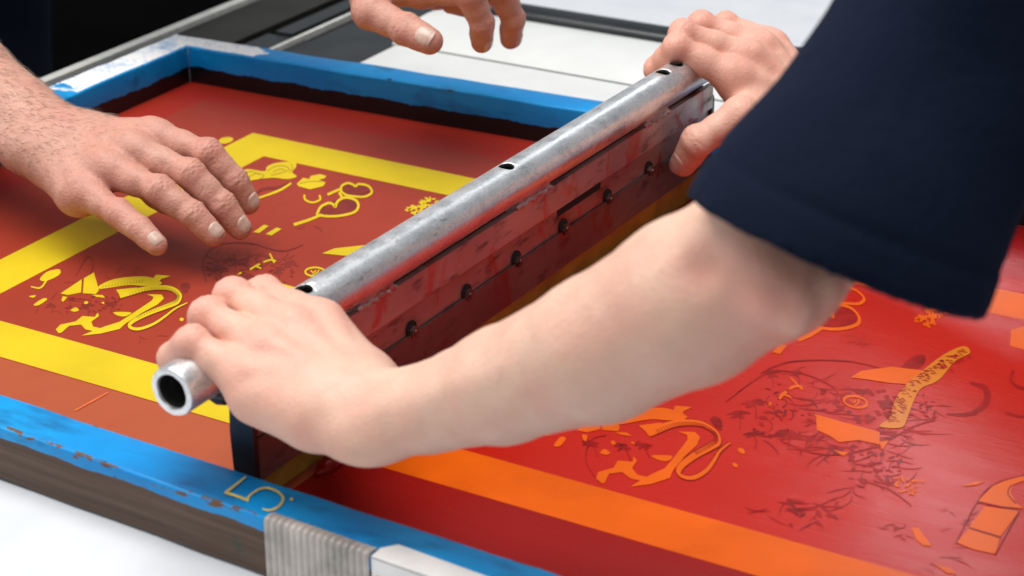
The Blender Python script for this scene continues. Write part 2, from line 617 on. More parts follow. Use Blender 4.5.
hexa(bm, [(-0.93, y, z) for y, z in pts], [(0.7, y, z) for y, z in pts])
o = bm_obj('black_bar', bm, simple('black_gloss_rubber', (0.016, 0.018, 0.02), 0.25, 0.2, 15))
autosmooth(o)
o['label'] = 'long black rounded rubber bar along the far edge of the white boards'
o['category'] = 'bar'
bm = bmesh.new()
box(bm, -0.955, 1.2, 1.640, 3.2, -0.03, 0.004)
bevel(bm, 0.003)
o = bm_obj('far_table', bm, M_TABLE)
o['label'] = 'white table top beyond the black bar at the top of the picture'
o['category'] = 'table'

# ------------------------------------------------------------------ printing screen
screen = empty('printing_screen', 'blue wooden printing screen numbered 5 with red mesh and yellow stencil', 'printing screen', (-0.6, 1.0, 0))
S_IN = Matrix.Translation((0.6, -1.0, 0))


def to_screen(o_):
    o_.parent = screen
    o_.matrix_parent_inverse = S_IN
    return o_


ZT = 0.033
IN = dict(BL=(-1.055, 1.297), BR=(0.02, 1.3475), FR=(0.02, 0.6990), FL=(-1.055, 0.728))
OUT = dict(BL=(-1.087, 1.322), BR=(0.052, 1.3845), FR=(0.052, 0.6565), FL=(-1.087, 0.706))


def unit_(v):
    v = np.array(v, float)
    return v / np.linalg.norm(v)


def rail(a, b):
    b_ = bmesh.new()
    loop = [OUT[a], OUT[b], IN[b], IN[a]]
    n = 40
    # split along its length so that the arrises can wander a little
    rows = []
    for i in range(n + 1):
        t = i / n
        pa = np.array(OUT[a]) * (1 - t) + np.array(OUT[b]) * t
        pb = np.array(IN[a]) * (1 - t) + np.array(IN[b]) * t
        j = (RNG.random(4) - 0.5) * 0.0009
        rows.append([b_.verts.new((pa[0], pa[1] + j[0], -0.002)), b_.verts.new((pa[0], pa[1] + j[0], ZT + j[1])),
                     b_.verts.new((pb[0], pb[1] + j[2], ZT + j[3])), b_.verts.new((pb[0], pb[1] + j[2], -0.002))])
    for p, q in zip(rows, rows[1:]):
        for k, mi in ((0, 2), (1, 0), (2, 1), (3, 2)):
            f = b_.faces.new((p[k], p[(k + 1) % 4], q[(k + 1) % 4], q[k]))
            f.material_index = mi
    b_.faces.new(rows[0])
    b_.faces.new(rows[-1][::-1])
    bmesh.ops.recalc_face_normals(b_, faces=b_.faces[:])
    es = [e for e in b_.edges if len(e.link_faces) == 2 and e.calc_face_angle(0) > 0.9
          and abs(np.dot(unit_(e.verts[1].co - e.verts[0].co), unit_(np.append(np.array(OUT[b]) - np.array(OUT[a]), 0)))) > 0.8]
    bmesh.ops.bevel(b_, geom=es, offset=0.0018, segments=3, affect='EDGES', profile=0.5, material=2)
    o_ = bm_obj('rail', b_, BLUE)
    autosmooth(o_, 50)
    return to_screen(o_)


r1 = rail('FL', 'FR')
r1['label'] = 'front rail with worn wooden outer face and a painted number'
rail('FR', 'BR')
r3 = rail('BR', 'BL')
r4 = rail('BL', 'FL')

bm = bmesh.new()
N = 30
grid = [[None] * (N + 1) for _ in range(N + 1)]
for i in range(N + 1):
    for j in range(N + 1):
        u, v = i / N, j / N
        lo = np.array(IN['FL']) * (1 - u) + np.array(IN['FR']) * u
        hi = np.array(IN['BL']) * (1 - u) + np.array(IN['BR']) * u
        p = lo * (1 - v) + hi * v
        c = np.array([-0.6, 1.0])
        p = p + (p - c) / np.linalg.norm(p - c) * 0.004
        grid[i][j] = bm.verts.new((p[0], p[1], 0.0))
for i in range(N):
    for j in range(N):
        bm.faces.new((grid[i][j], grid[i + 1][j], grid[i + 1][j + 1], grid[i][j + 1]))
to_screen(bm_obj('mesh_fabric', bm, M_FABRIC, recalc=False))

# --- flat printed shapes on the mesh
SHIFT = 0.394                                 # second copy of the picture on the same mesh


class Flat:
    """collects flat shapes lying on the mesh (each a hair above the one before)"""

    def __init__(s, z0):
        s.bm = bmesh.new()
        s.z = z0

    def poly(s, pts, mi=0, step=True):
        if step:
            s.z += 3e-7
        vs_ = [s.bm.verts.new((p[0], p[1], s.z)) for p in pts]
        try:
            f = s.bm.faces.new(vs_)
            f.normal_update()
            if f.normal.z < 0:
                f.normal_flip()
            f.material_index = mi
        except ValueError:
            pass

    def build(s, name, mats):
        bmesh.ops.triangulate(s.bm, faces=s.bm.faces[:], ngon_method='EAR_CLIP')
        return to_screen(bm_obj(name, s.bm, mats, recalc=False))


def smooth_px(pts, n=6, closed=False):
    pts = [np.array(p, float) for p in pts]
    out = []
    m = len(pts)
    rng = range(m if closed else m - 1)
    for i in rng:
        p0 = pts[(i - 1) % m] if closed or i > 0 else pts[0]
        p1, p2 = pts[i], pts[(i + 1) % m]
        p3 = pts[(i + 2) % m] if closed or i + 2 < m else pts[-1]
        for k in range(n):
            t = k / n
            out.append(0.5 * ((2 * p1) + (-p0 + p2) * t + (2 * p0 - 5 * p1 + 4 * p2 - p3) * t * t
                              + (-p0 + 3 * p1 - 3 * p2 + p3) * t ** 3))
    if not closed:
        out.append(pts[-1])
    return out


def ribbon_px(pts, w, n=6, smooth=True, closed=False):
    """outline in picture units of a stroke with width(s) w"""
    ws = list(w) if isinstance(w, (list, tuple)) else [w] * len(pts)
    if closed:
        pts = list(pts) + [pts[0]]
        ws = ws + [ws[0]]
    if smooth:
        q = smooth_px(pts, n)
        wq = np.interp(np.linspace(0, 1, len(q)), np.linspace(0, 1, len(ws)), ws)
    else:
        q = [np.array(p, float) for p in pts]
        wq = ws
    L, R = [], []
    for i in range(len(q)):
        t = q[min(i + 1, len(q) - 1)] - q[max(i - 1, 0)]
        t = t / (np.linalg.norm(t) + 1e-9)
        nrm = np.array([-t[1], t[0]])
        L.append(q[i] + nrm * wq[i] / 2)
        R.append(q[i] - nrm * wq[i] / 2)
    return L + R[::-1]


class View:
    def __init__(s, k, ox, oy):
        s.k, s.ox, s.oy = k, ox, oy

    def __call__(s, pts):
        return [at(s.ox + p[0] / s.k, s.oy + p[1] / s.k)[:2] for p in pts]


VA = View(5.24, 30, 240)
V1 = View(3.2, 200, 120)
V6 = View(3.2, 720, 280)
V7 = View(3.693, 760, 420)
VT = View(2.55, 760, 350)


def strip(fl, V, pts, w, closed=False, mi=0, smooth=True, dx=0.0):
    # build the stroke piecewise so that a self-crossing stroke stays clean
    ws = list(w) if isinstance(w, (list, tuple)) else [w] * len(pts)
    if closed:
        pts = list(pts) + [pts[0]]
        ws = ws + [ws[0]]
    q = smooth_px(pts, 6) if smooth else [np.array(p, float) for p in pts]
    wq = np.interp(np.linspace(0, 1, len(q)), np.linspace(0, 1, len(ws)), ws)
    L, R = [], []
    for i in range(len(q)):
        if closed:
            t = q[(i + 1) % (len(q) - 1) if i + 1 >= len(q) else i + 1] - q[i - 1 if i > 0 else -2]
        else:
            t = q[min(i + 1, len(q) - 1)] - q[max(i - 1, 0)]
        t = t / (np.linalg.norm(t) + 1e-9)
        nrm = np.array([-t[1], t[0]])
        L.append(q[i] + nrm * wq[i] / 2)
        R.append(q[i] - nrm * wq[i] / 2)
    L = [p + (dx, 0) for p in V(L)]
    R = [p + (dx, 0) for p in V(R)]
    for i in range(len(L) - 1):
        fl.poly([L[i], R[i], R[i + 1], L[i + 1]], mi, i == 0)


def fill(fl, V, pts, smooth=False, mi=0, dx=0.0):
    q = smooth_px(pts, 5, True) if smooth else pts
    fl.poly([p + (dx, 0) for p in V(q)], mi)


def picture(fl, dx, out=None):
    """the stencil picture; out = Flat that takes the dark keylines"""
    F_ = lambda pts, s=True: fill(fl, VA, pts, s, 0, dx)
    # tailed creature
    tail = [(470, 295), (520, 280), (600, 258), (680, 250), (745, 258), (782, 290), (770, 325), (720, 348), (640, 378),
            (560, 415), (522, 445), (535, 464), (580, 466), (650, 440), (710, 400), (760, 362), (825, 330)]
    tw = [24, 26, 24, 24, 24, 26, 26, 24, 22, 20, 18, 16, 15, 13, 11, 9, 5]
    if out is not None:
        strip(out, VA, tail, [w + 9 for w in tw], dx=dx)
    strip(fl, VA, tail, tw, dx=dx)
    blade = [(270, 502), (370, 490), (440, 470), (482, 462), (500, 430), (590, 375), (660, 335), (690, 305), (680, 292),
             (610, 288), (650, 280), (695, 288), (702, 305), (660, 342), (545, 390), (478, 432), (400, 455), (330, 478)]
    F_([(270, 503), (370, 492), (470, 468), (500, 440), (590, 382), (668, 340), (702, 308), (690, 288), (612, 286),
        (648, 300), (640, 318), (540, 385), (470, 430), (400, 452), (330, 478)], False)
    F_([(365, 240), (430, 210), (520, 195), (620, 195), (690, 225), (660, 240), (590, 242), (520, 238), (430, 250), (365, 258)])
    F_([(640, 207), (662, 184), (737, 190), (688, 206), (672, 222)], False)
    F_([(450, 262), (520, 255), (566, 250), (520, 278), (470, 290)], False)
    F_([(440, 380), (530, 382), (500, 402), (460, 398)])
    F_([(135, 470), (160, 445), (240, 428), (275, 400), (340, 405), (355, 383), (362, 400), (322, 430), (330, 455),
        (367, 464), (330, 479), (290, 470), (268, 445), (205, 452), (165, 487), (150, 490)], False)
    F_([(160, 282), (272, 207), (268, 277), (200, 290)], False)
    F_([(283, 202), (335, 172), (362, 265), (345, 285), (277, 281)], False)
    F_([(325, 288), (380, 290), (395, 305), (350, 300)], False)
    F_([(172, 297), (196, 300), (175, 326), (164, 318)], False)
    F_([(213, 370), (240, 355), (257, 370), (235, 378)])
    F_([(284, 328), (300, 322), (304, 334), (288, 338)])
    F_([(374, 330), (388, 326), (388, 338)])
    F_([(52, 205), (90, 168), (150, 155), (160, 175), (128, 200), (75, 218)])
    strip(fl, VA, [(90, 208), (55, 252), (5, 246)], [10, 9, 7], dx=dx)
    F_([(20, 340), (68, 308), (90, 313), (60, 336), (35, 346)])
    F_([(-6, 297), (30, 291), (18, 304)])
    for cx, cy, r_ in ((857, 362, 12), (795, 418, 9)):
        F_([(cx + r_ * 1.2 * math.cos(a), cy + r_ * math.sin(a)) for a in np.linspace(0, 6.28, 9)[:-1]])
    G = lambda pts, s=True: fill(fl, V1, pts, s, 0, dx)
    T = lambda pts, w, c=False: strip(fl, V1, pts, w, c, dx=dx)
    G([(125, 175), (150, 158), (205, 165), (215, 150), (245, 138), (300, 135), (308, 150), (295, 168), (310, 182), (280, 190),
       (235, 186), (190, 190), (140, 196)])
    T([(165, 258), (250, 228), (292, 203)], [5, 8, 6])
    G([(310, 205), (330, 186), (350, 190), (354, 180), (385, 174), (405, 180), (398, 188), (380, 192), (402, 200), (395, 212),
       (352, 223), (315, 213)], False)
    T([(334, 240), (337, 256), (360, 265), (384, 256), (382, 241)], 6)
    T([(452, 230), (453, 213), (472, 203), (488, 207), (498, 213), (508, 206), (538, 212), (550, 232), (528, 246), (490, 245), (466, 240)], 7, True)
    T([(408, 240), (430, 230), (450, 222)], 8)
    T([(374, 304), (386, 280), (410, 267), (426, 271), (433, 279), (440, 262), (464, 249), (496, 256), (507, 276), (493, 296), (450, 307), (408, 309)], 8, True)
    T([(300, 336), (345, 322), (390, 304)], [10, 9, 7])
    T([(445, 232), (455, 250)], 8)
    G([(170, 360), (205, 336), (220, 340), (190, 363)], False)
    G([(210, 366), (245, 345), (261, 350), (228, 371)], False)
    G([(390, 428), (430, 412), (520, 402), (600, 410), (580, 436), (470, 436)], False)
    T([(368 + 31 * math.cos(a), 487 + 14 * math.sin(a)) for a in np.linspace(0, 6.28, 13)[:-1]], 6, True)
    T([(354, 482), (362, 489), (372, 482)], 4)
    T([(382, 480), (374, 490), (360, 496)], 4)
    G([(232, 516), (290, 532), (390, 560), (370, 590), (300, 575), (245, 545)], False)
    G([(118, 498), (130, 486), (134, 492)], False)
    T([(160, 480), (175, 470), (192, 462)], 6)
    T([(176, 468), (196, 476)], 5)
    T([(203, 456), (225, 449), (243, 452)], 6)
    T([(223, 428), (229, 440), (238, 458)], 6)
    rr = random.Random(3)
    for k in range(64):
        u, v = rr.random(), rr.random()
        x0 = 655 + 75 * u + 38 * v
        y0 = 292 - 45 * u + 18 * v - 4
        a = rr.uniform(0, 3)
        T([(x0 - 6 * math.cos(a), y0 - 3 * math.sin(a)), (x0, y0 + 1.5), (x0 + 6 * math.cos(a), y0 + 3 * math.sin(a))], 5)


def rect_ring(fl, x0, x1, y0, y1, w, xmin=-9, xmax=9, mi=0):
    for a in ((x0, x1, y0, y0 + w), (x0, x1, y1 - w, y1), (x0, x0 + w, y0 + w, y1 - w), (x1 - w, x1, y0 + w, y1 - w)):
        X0, X1 = max(a[0], xmin), min(a[1], xmax)
        if X1 > X0:
            fl.poly([(X0, a[2]), (X1, a[2]), (X1, a[3]), (X0, a[3])], mi)


BX0, BX1, BY0, BY1, BWD = -0.928, -0.045, 0.803, 1.217, 0.040
fl = Flat(0.00012)
rect_ring(fl, BX0, BX1, BY0, BY1, BWD, xmax=-0.574)
fill(fl, V1, [(60, 68), (70, 58), (95, 55), (107, 62), (95, 72), (72, 76)], True)
o = fl.build('stencil_border', M_YELLOW)
o['label'] = 'bright yellow band framing the picture'
fl = Flat(0.00028)
key = Flat(0.00014)
picture(fl, 0.0, key)
fl.build('stencil_artwork', M_YELLOW)


def palm(fl, V, cx, cy, s, mi=0, rr=random, n=13, dx=0):
    for k in range(n):
        a = rr.uniform(0, 6.28)
        L = s * rr.uniform(0.35, 0.8)
        p1 = (cx + 0.5 * L * math.cos(a), cy - 0.30 * L * math.sin(a))
        p2 = (cx + L * math.cos(a), cy - 0.36 * L * math.sin(a) + 0.12 * L)
        strip(fl, V, [(cx, cy), p1, p2], [s * 0.10, s * 0.17, s * 0.03], mi=mi, dx=dx)
    strip(fl, V, [(cx, cy), (cx + 0.10 * s, cy + 0.5 * s), (cx + 0.05 * s, cy + 0.9 * s)], [s * 0.05, s * 0.07, s * 0.08], mi=mi, dx=dx)


def leaves(fl, V, x0, y0, x1, y1, n, s, rr, dx=0):
    """small rounded leaf and petal marks spread over a patch"""
    for k in range(n):
        u, v = rr.random(), rr.random()
        cx, cy = x0 + (x1 - x0) * u, y0 + (y1 - y0) * v
        a, r_ = rr.uniform(0, 3.14), s * rr.uniform(0.5, 1.3)
        c_, s_ = math.cos(a), math.sin(a)
        fill(fl, V, [(cx + r_ * (p * c_ - q * s_), cy + 0.6 * r_ * (p * s_ + q * c_)) for p, q in
                     ((-1, 0), (-0.3, 0.42), (0.5, 0.36), (1, 0), (0.4, -0.3), (-0.4, -0.4))], True, 0, dx)


def scribble(fl, V, x0, y0, x1, y1, n, w, rr, mi=0, dx=0):
    n = max(2, int(n * 0.62))
    for k in range(n):
        a = (rr.uniform(x0, x1), rr.uniform(y0, y1))
        pts = [a]
        ang = rr.choice((-0.5, 0.1, 0.9, 2.6)) + rr.uniform(-0.3, 0.3)
        turn = rr.uniform(-0.5, 0.5)
        for j in range(4):
            ang += turn + rr.uniform(-0.15, 0.15)
            d = rr.uniform(0.07, 0.14) * min(x1 - x0, 260)
            pts.append((pts[-1][0] + d * math.cos(ang), pts[-1][1] + 0.5 * d * math.sin(ang)))
        ww = w * rr.choice((0.3, 0.4, 0.5, 0.7))
        strip(fl, V, pts, [ww * 0.3, ww, ww * 1.2, ww, ww * 0.2], mi=mi, dx=dx)


rr = random.Random(5)
scribble(key, VA, 20, 150, 330, 380, 12, 5, rr)
scribble(key, VA, 380, 120, 620, 200, 5, 6, rr)
scribble(key, VA, 560, 470, 720, 530, 6, 5, rr)
palm(key, VA, 300, 345, 62, rr=rr)
palm(key, VA, 420, 335, 55, rr=rr)
palm(key, VA, 110, 345, 45, rr=rr)
fill(key, VA, [(790, 235), (825, 225), (838, 245), (815, 280), (795, 265)], True)
fill(key, V1, [(375, 300), (400, 276), (435, 256), (470, 250), (500, 262), (495, 288), (450, 302)], True)
fill(key, V1, [(455, 215), (490, 208), (540, 216), (540, 232), (510, 242), (470, 236)], True)
scribble(key, V1, 10, 420, 230, 520, 22, 6, rr)
scribble(key, V1, 170, 380, 300, 470, 14, 4, rr)
scribble(key, V1, 40, 430, 140, 480, 10, 9, rr)
scribble(key, V1, 290, 330, 420, 360, 5, 5, rr)
for cx, cy in ((60, 470), (110, 455), (150, 500), (250, 480), (290, 460)):
    palm(key, V1, cx, cy, 40, rr=rr)
strip(key, V1, [(165, 250), (200, 222), (250, 216), (285, 200)], [4, 10, 8, 3])
leaves(key, V1, 10, 430, 300, 530, 60, 11, rr)
leaves(key, VA, 180, 300, 480, 380, 40, 12, rr)
strip(key, V1, [(20, 520), (10, 450), (60, 400), (160, 395), (260, 420), (330, 400)], [3, 5, 5, 5, 5, 3])
strip(key, VA, [(240, 190), (300, 90), (330, 130), (310, 190)], [3, 4, 4, 3])
key.build('ghost_image', M_GHOST)
over = Flat(0.00040)
for pts in ([(150, 188), (180, 172), (205, 180), (190, 190)], [(215, 165), (240, 150), (270, 148), (285, 160), (255, 172), (228, 178)],
            [(235, 168), (255, 158), (272, 162)], [(140, 172), (165, 166), (190, 176)], [(290, 140), (296, 155), (285, 170)]):
    strip(over, V1, pts, 2.2)
M_OCHRE = simple('ochre_line', (0.30, 0.20, 0.012), 0.5, 0.2, 60, spec=0.3)
over.build('feather_line', M_OCHRE)
over = Flat(0.00040)
strip(over, V1, [(318, 205), (350, 198), (396, 198)], 2.2)
over.build('lid_line', M_OCHRE)
over = Flat(0.00040)
tq = smooth_px([(500, 288), (600, 258), (680, 250), (745, 258), (782, 290), (770, 325), (720, 348), (640, 378), (560, 415)], 7)
for i in range(2, len(tq) - 1):
    t = tq[i + 1] - tq[i - 1]
    t = t / np.linalg.norm(t)
    nrm = np.array([-t[1], t[0]])
    strip(over, VA, [tq[i] - nrm * 1, tq[i] + nrm * 13], 3.4, smooth=False)
for k in range(14):
    x = 380 + k * 16
    strip(over, VA, [(x, 252 - 0.12 * (x - 380)), (x + 4, 240 - 0.14 * (x - 380))], 2.6, smooth=False)
over.build('scale_mark', M_OCHRE)
bm = bmesh.new()
q0, q1 = at(75, 411), at(108, 393)
d_ = (q1 - q0)[:2]
d_ /= np.linalg.norm(d_)
n_ = np.array([-d_[1], d_[0]]) * 0.0009
vs = [bm.verts.new((*(p[:2] + s * n_), 0.0004)) for p, s in ((q0, -1), (q1, -1), (q1, 1), (q0, 1))]
f = bm.faces.new(vs)
o = bm_obj('tape_edge', bm, simple('orange_tape_edge', (0.62, 0.12, 0.03), 0.4, 0.1, 50))
to_screen(o)

# --- right half, covered by the wet ink that the blade has drawn
INK_L = [(-0.5665, 0.7200), (-0.5445, 1.3125)]
fl = Flat(0.0008)
nn = 40
for i in range(nn):
    for j in range(nn):
        def q(i_, j_):
            u, v = i_ / nn, j_ / nn
            lo = np.array([INK_L[0][0], 0.7185]) * (1 - u) + np.array([0.019, 0.7000]) * u
            hi = np.array([INK_L[1][0], 1.318]) * (1 - u) + np.array([0.019, 1.3460]) * u
            return lo * (1 - v) + hi * v
        fl.z = 0.00014
        fl.poly([q(i, j), q(i + 1, j), q(i + 1, j + 1), q(i, j + 1)])
bmesh.ops.remove_doubles(fl.bm, verts=fl.bm.verts[:], dist=1e-5)
o = fl.build('ink_layer', M_INK)
o['label'] = 'wet glossy red ink spread over the right half of the mesh'
fl = Flat(0.00020)
rect_ring(fl, BX0, BX1, BY0, BY1 - 0.004, BWD, xmin=-0.553)
fl.poly([(-0.2757, 1.154), (-0.2696, 1.1305), (-0.255, 1.1290), (-0.22, 1.150), (-0.235, 1.20), (-0.262, 1.176)])
fl.build('stencil_border', M_ORANGE)['label'] = 'orange band under the wet ink'
fl = Flat(0.00046)
key = Flat(0.00022)
picture(fl, SHIFT, key)
# the lower part of the picture, seen only in the right copy
FR = lambda V, pts, s=False, mi=0: fill(fl, V, pts, s, mi)
FR(V6, [(510, 470), (545, 440), (560, 385), (600, 332), (650, 290), (720, 238), (780, 214), (800, 236), (752, 262), (700, 322),
        (650, 345), (627, 372), (600, 440), (580, 474)], True, 1)
FR(V6, [(427, 314), (480, 291), (540, 287), (618, 296), (598, 336), (540, 331)])
FR(V6, [(307, 435), (338, 456), (460, 490), (440, 515), (380, 521), (350, 500), (310, 482)])
FR(V6, [(508, 520), (541, 515), (520, 546)])
FR(V6, [(362, 546), (412, 555), (395, 566)])
FR(V7, [(725, 455), (770, 405), (885, 440), (868, 497), (790, 482)])
FR(V7, [(772, 398), (830, 322), (957, 338), (888, 432)])
FR(V7, [(803, 303), (860, 245), (930, 217), (985, 208), (985, 224), (935, 240), (925, 268), (945, 308), (975, 330), (830, 314)])
FR(V7, [(744, 248), (790, 231), (832, 228), (800, 243)])
FR(V7, [(560, 400), (585, 402), (606, 432), (634, 468), (600, 466), (574, 440)])
FR(V7, [(640, 533), (700, 550), (730, 572), (690, 568)])
rr = random.Random(9)
for k in range(34):
    u, v = rr.random(), rr.random()
    cx, cy = 500 + 110 * u, 212 + 60 * v + 12 * u
    FR(V7, [(cx - 8, cy), (cx, cy - 4), (cx + 8, cy + 1), (cx, cy + 5)])
o = fl.build('stencil_artwork', [M_ORANGE, M_ORANGE2])
o['label'] = 'orange copy of the picture under the wet ink'
# dark key lines of the right copy
rr = random.Random(21)
for k in range(90):                            # cells of the patterned band
    t = rr.random()
    spine = [(545, 470), (575, 400), (625, 330), (690, 290), (790, 226)]
    i = min(3, int(t * 4))
    f_ = t * 4 - i
    cx = spine[i][0] * (1 - f_) + spine[i + 1][0] * f_ + rr.uniform(-32, 26)
    cy = spine[i][1] * (1 - f_) + spine[i + 1][1] * f_ + rr.uniform(-6, 26)
    strip(key, V6, [(cx - 7, cy), (cx, cy - 3), (cx + 7, cy + 1)], [3, 5, 3], smooth=False)
over = Flat(0.00054)
for k in range(150):
    t = rr.random()
    spine = [(548, 458), (578, 392), (628, 330), (690, 288), (782, 228)]
    wd = [34, 34, 38, 30, 14]
    i = min(3, int(t * 4))
    f_ = t * 4 - i
    w_ = wd[i] * (1 - f_) + wd[i + 1] * f_
    cx = spine[i][0] * (1 - f_) + spine[i + 1][0] * f_ + rr.uniform(-w_, w_) * 0.8
    cy = spine[i][1] * (1 - f_) + spine[i + 1][1] * f_ + rr.uniform(-0.5, 0.5) * w_ * 0.6
    strip(over, V6, [(cx - 6, cy - 2), (cx, cy - 4), (cx + 6, cy)], [2, 3.4, 2], smooth=False)
over.build('band_cell', M_GHOSTR)
over = Flat(0.00058)
strip(over, V7, [(770, 402), (888, 437)], 5, smooth=False)
strip(over, V7, [(722, 458), (803, 303), (868, 238), (985, 204)], 5)
strip(over, V7, [(958, 338), (868, 500)], 5, smooth=False)
strip(over, V7, [(800, 303), (958, 338)], 5, smooth=False)
strip(over, V7, [(928, 242), (915, 275), (945, 312)], 5)
over.build('panel_line', M_GHOSTR)
over = Flat(0.00058)
# scale marks across the tails
tailq = smooth_px([(500, 288), (600, 258), (680, 250), (745, 258), (782, 290), (770, 325), (720, 348), (640, 378)], 8)
for i in range(2, len(tailq) - 1):
    t = tailq[i + 1] - tailq[i - 1]
    t = t / np.linalg.norm(t)
    nrm = np.array([-t[1], t[0]])
    strip(over, VA, [tailq[i] - nrm * 2, tailq[i] + nrm * 13], 4, smooth=False, dx=SHIFT)
over.build('scale_mark', M_GHOSTR)
for cx, cy, s in ((110, 395, 60), (60, 430, 55), (110, 490, 55), (215, 490, 60), (165, 300, 45), (250, 300, 40)):
    palm(key, V6, cx, cy, s, rr=rr)
for x0, y0, x1, y1, n, w in ((120, 330, 380, 520, 46, 7), (270, 480, 640, 560, 44, 7), (560, 380, 700, 460, 22, 5),
                             (380, 180, 470, 220, 10, 5), (140, 270, 250, 310, 12, 4), (480, 470, 640, 520, 18, 6),
                             (290, 330, 380, 400, 12, 4)):
    scribble(key, V6, x0, y0, x1, y1, n, w, rr)
for k in range(60):                            # spots round the coin
    a, r_ = rr.uniform(0, 6.28), rr.uniform(0.55, 1)
    cx, cy = 455 + 100 * r_ * math.cos(a), 398 + 62 * r_ * math.sin(a)
    fill(key, V6, [(cx - 9, cy), (cx, cy - 5), (cx + 9, cy + 1), (cx, cy + 6)], True)
strip(key, V6, [(800, 330), (850, 350), (850, 395), (800, 430), (725, 430)], [6, 20, 22, 14, 5])
fill(key, V6, [(575, 290), (610, 250), (650, 240), (655, 265), (620, 292)], True)
strip(key, V6, [(940, 290), (930, 320), (955, 345), (990, 350)], 9)
strip(key, V6, [(915, 425), (945, 435), (990, 440)], 9)
for x0, y0, x1, y1, n, w in ((20, 280, 300, 380, 26, 9), (300, 150, 560, 260, 30, 8), (440, 370, 540, 430, 16, 9),
                             (200, 320, 310, 360, 8, 16), (660, 290, 780, 400, 12, 7), (540, 470, 740, 570, 10, 7)):
    scribble(key, V7, x0, y0, x1, y1, n, w, rr)
strip(key, V7, [(360, 220), (480, 260), (560, 320)], 6)
fill(key, VA, [(790, 235), (825, 225), (838, 245), (815, 280), (795, 265)], True, dx=SHIFT)
fill(key, V1, [(376, 300), (412, 272), (470, 250), (502, 264), (495, 288), (450, 302)], True, dx=SHIFT)
strip(key, VA, [(140, 480), (130, 400), (200, 320), (280, 300)], 5, dx=SHIFT)
for cx, cy in ((190, 330), (330, 345), (420, 335)):
    palm(key, VA, cx, cy, 60, rr=rr, dx=SHIFT)
leaves(key, V6, 130, 400, 330, 520, 40, 12, rr)
leaves(key, V6, 300, 490, 520, 560, 36, 12, rr)
leaves(key, V6, 570, 370, 690, 460, 22, 11, rr)
leaves(key, V6, 140, 330, 360, 390, 16, 9, rr)
leaves(key, V7, 330, 130, 520, 250, 22, 16, rr)
leaves(key, V7, 60, 290, 300, 390, 14, 20, rr)
strip(key, V6, [(130, 300), (230, 262), (420, 262), (560, 300)], [3, 5, 5, 3])
strip(key, V6, [(20, 390), (150, 300), (260, 300), (370, 350), (360, 400)], [3, 5, 4, 5, 3])
strip(key, V6, [(200, 520), (330, 560), (480, 540), (620, 470), (690, 450)], [3, 5, 6, 5, 3])
key.build('ghost_image', M_GHOSTR)
# thick line of ink pushed up along the blade
bm = bmesh.new()
pts, rad = [], []
for i in range(60):
    t = i / 59
    y = 0.775 + t * 0.50
    pts.append((-0.5645 + 0.0395 * (y - 0.72) + 0.0012 * math.sin(31 * t) + 0.0007 * math.sin(90 * t), y, 0.0012))
    rad.append(0.0036 + 0.0013 * math.sin(17 * t + 1) + 0.0007 * math.sin(60 * t))
rad[0] = rad[-1] = 0.0005
tube(bm, pts, rad, 12)
to_screen(bm_obj('ink_bead', bm, M_INK))

# number, ribbed edge guard, white tape on the front rail
bm = bmesh.new()
K = 9.6
five = [(392, 158), (300, 232), (196, 312)]
segs = [(five, [15, 24, 30]), ([(190, 308), (300, 345), (418, 386)], [32, 26, 34]),
        ([(404, 376), (440, 330), (520, 280), (600, 268), (690, 300), (748, 355), (735, 415), (680, 462), (610, 482), (550, 466)],
         [24, 20, 20, 24, 26, 27, 27, 26, 22, 14])]
zz = ZT + 0.0006
for pts, ws in segs:
    zz += 0.00004
    q = smooth_px(pts, 6)
    wq = np.interp(np.linspace(0, 1, len(q)), np.linspace(0, 1, len(ws)), ws)
    L, R = [], []
    for i in range(len(q)):
        t = q[min(i + 1, len(q) - 1)] - q[max(i - 1, 0)]
        t = t / np.linalg.norm(t)
        nrm = np.array([-t[1], t[0]])
        for s_, A_ in ((1, L), (-1, R)):
            p = q[i] + s_ * nrm * wq[i] * 0.44
            A_.append(bm.verts.new(at(205 + p[0] / K, 460 + p[1] / K, zz)))
    for i in range(len(L) - 1):
        bm.faces.new((L[i], R[i], R[i + 1], L[i + 1]))
for i, (dx_, dy_) in enumerate(((830, 375),)):
    vs = [bm.verts.new(at(205 + (dx_ + 18 * math.cos(a)) / K, 460 + (dy_ + 16 * math.sin(a)) / K, zz)) for a in np.linspace(0, 6.28, 9)[:-1]]
    bm.faces.new(vs)
for f in bm.faces:
    f.normal_update()
    if f.normal.z < 0:
        f.normal_flip()
o = to_screen(bm_obj('number_five', bm, M_PAINT5, recalc=False))


def outer_y(x):
    a, b = OUT['FL'], OUT['FR']
    return a[1] + (b[1] - a[1]) * (x - a[0]) / (b[0] - a[0])


bm = bmesh.new()
prof = [(0.0065, ZT + 0.0005), (0.0030, ZT + 0.0013), (0.0002, ZT + 0.0012), (-0.0012, ZT - 0.0002), (-0.0015, 0.028), (-0.0015, 0.018),
        (-0.0015, 0.009), (-0.0015, -0.0005)]
nx = 16 * 12
rows = []
for i in range(nx + 1):
    x = -0.5262 + 0.0655 * i / nx
    ph = i / 12
    h = 0.0013 * abs(math.sin(math.pi * ph)) ** 0.8 * (0.85 + 0.3 * math.sin(int(ph) * 2.3) ** 2)
    row = []
    for k, (dy, z) in enumerate(prof):
        e = 0.35 if k == 0 else 1
        row.append(bm.verts.new((x, outer_y(x) + dy - (h * e if k > 2 else 0), z + (h * e if k < 4 else 0))))
    rows.append(row)
for a, b in zip(rows, rows[1:]):
    for k in range(len(prof) - 1):
        bm.faces.new((a[k], a[k + 1], b[k + 1], b[k]))
for f in bm.faces:
    f.smooth = True
o = to_screen(bm_obj('edge_guard', bm, M_WRAP))
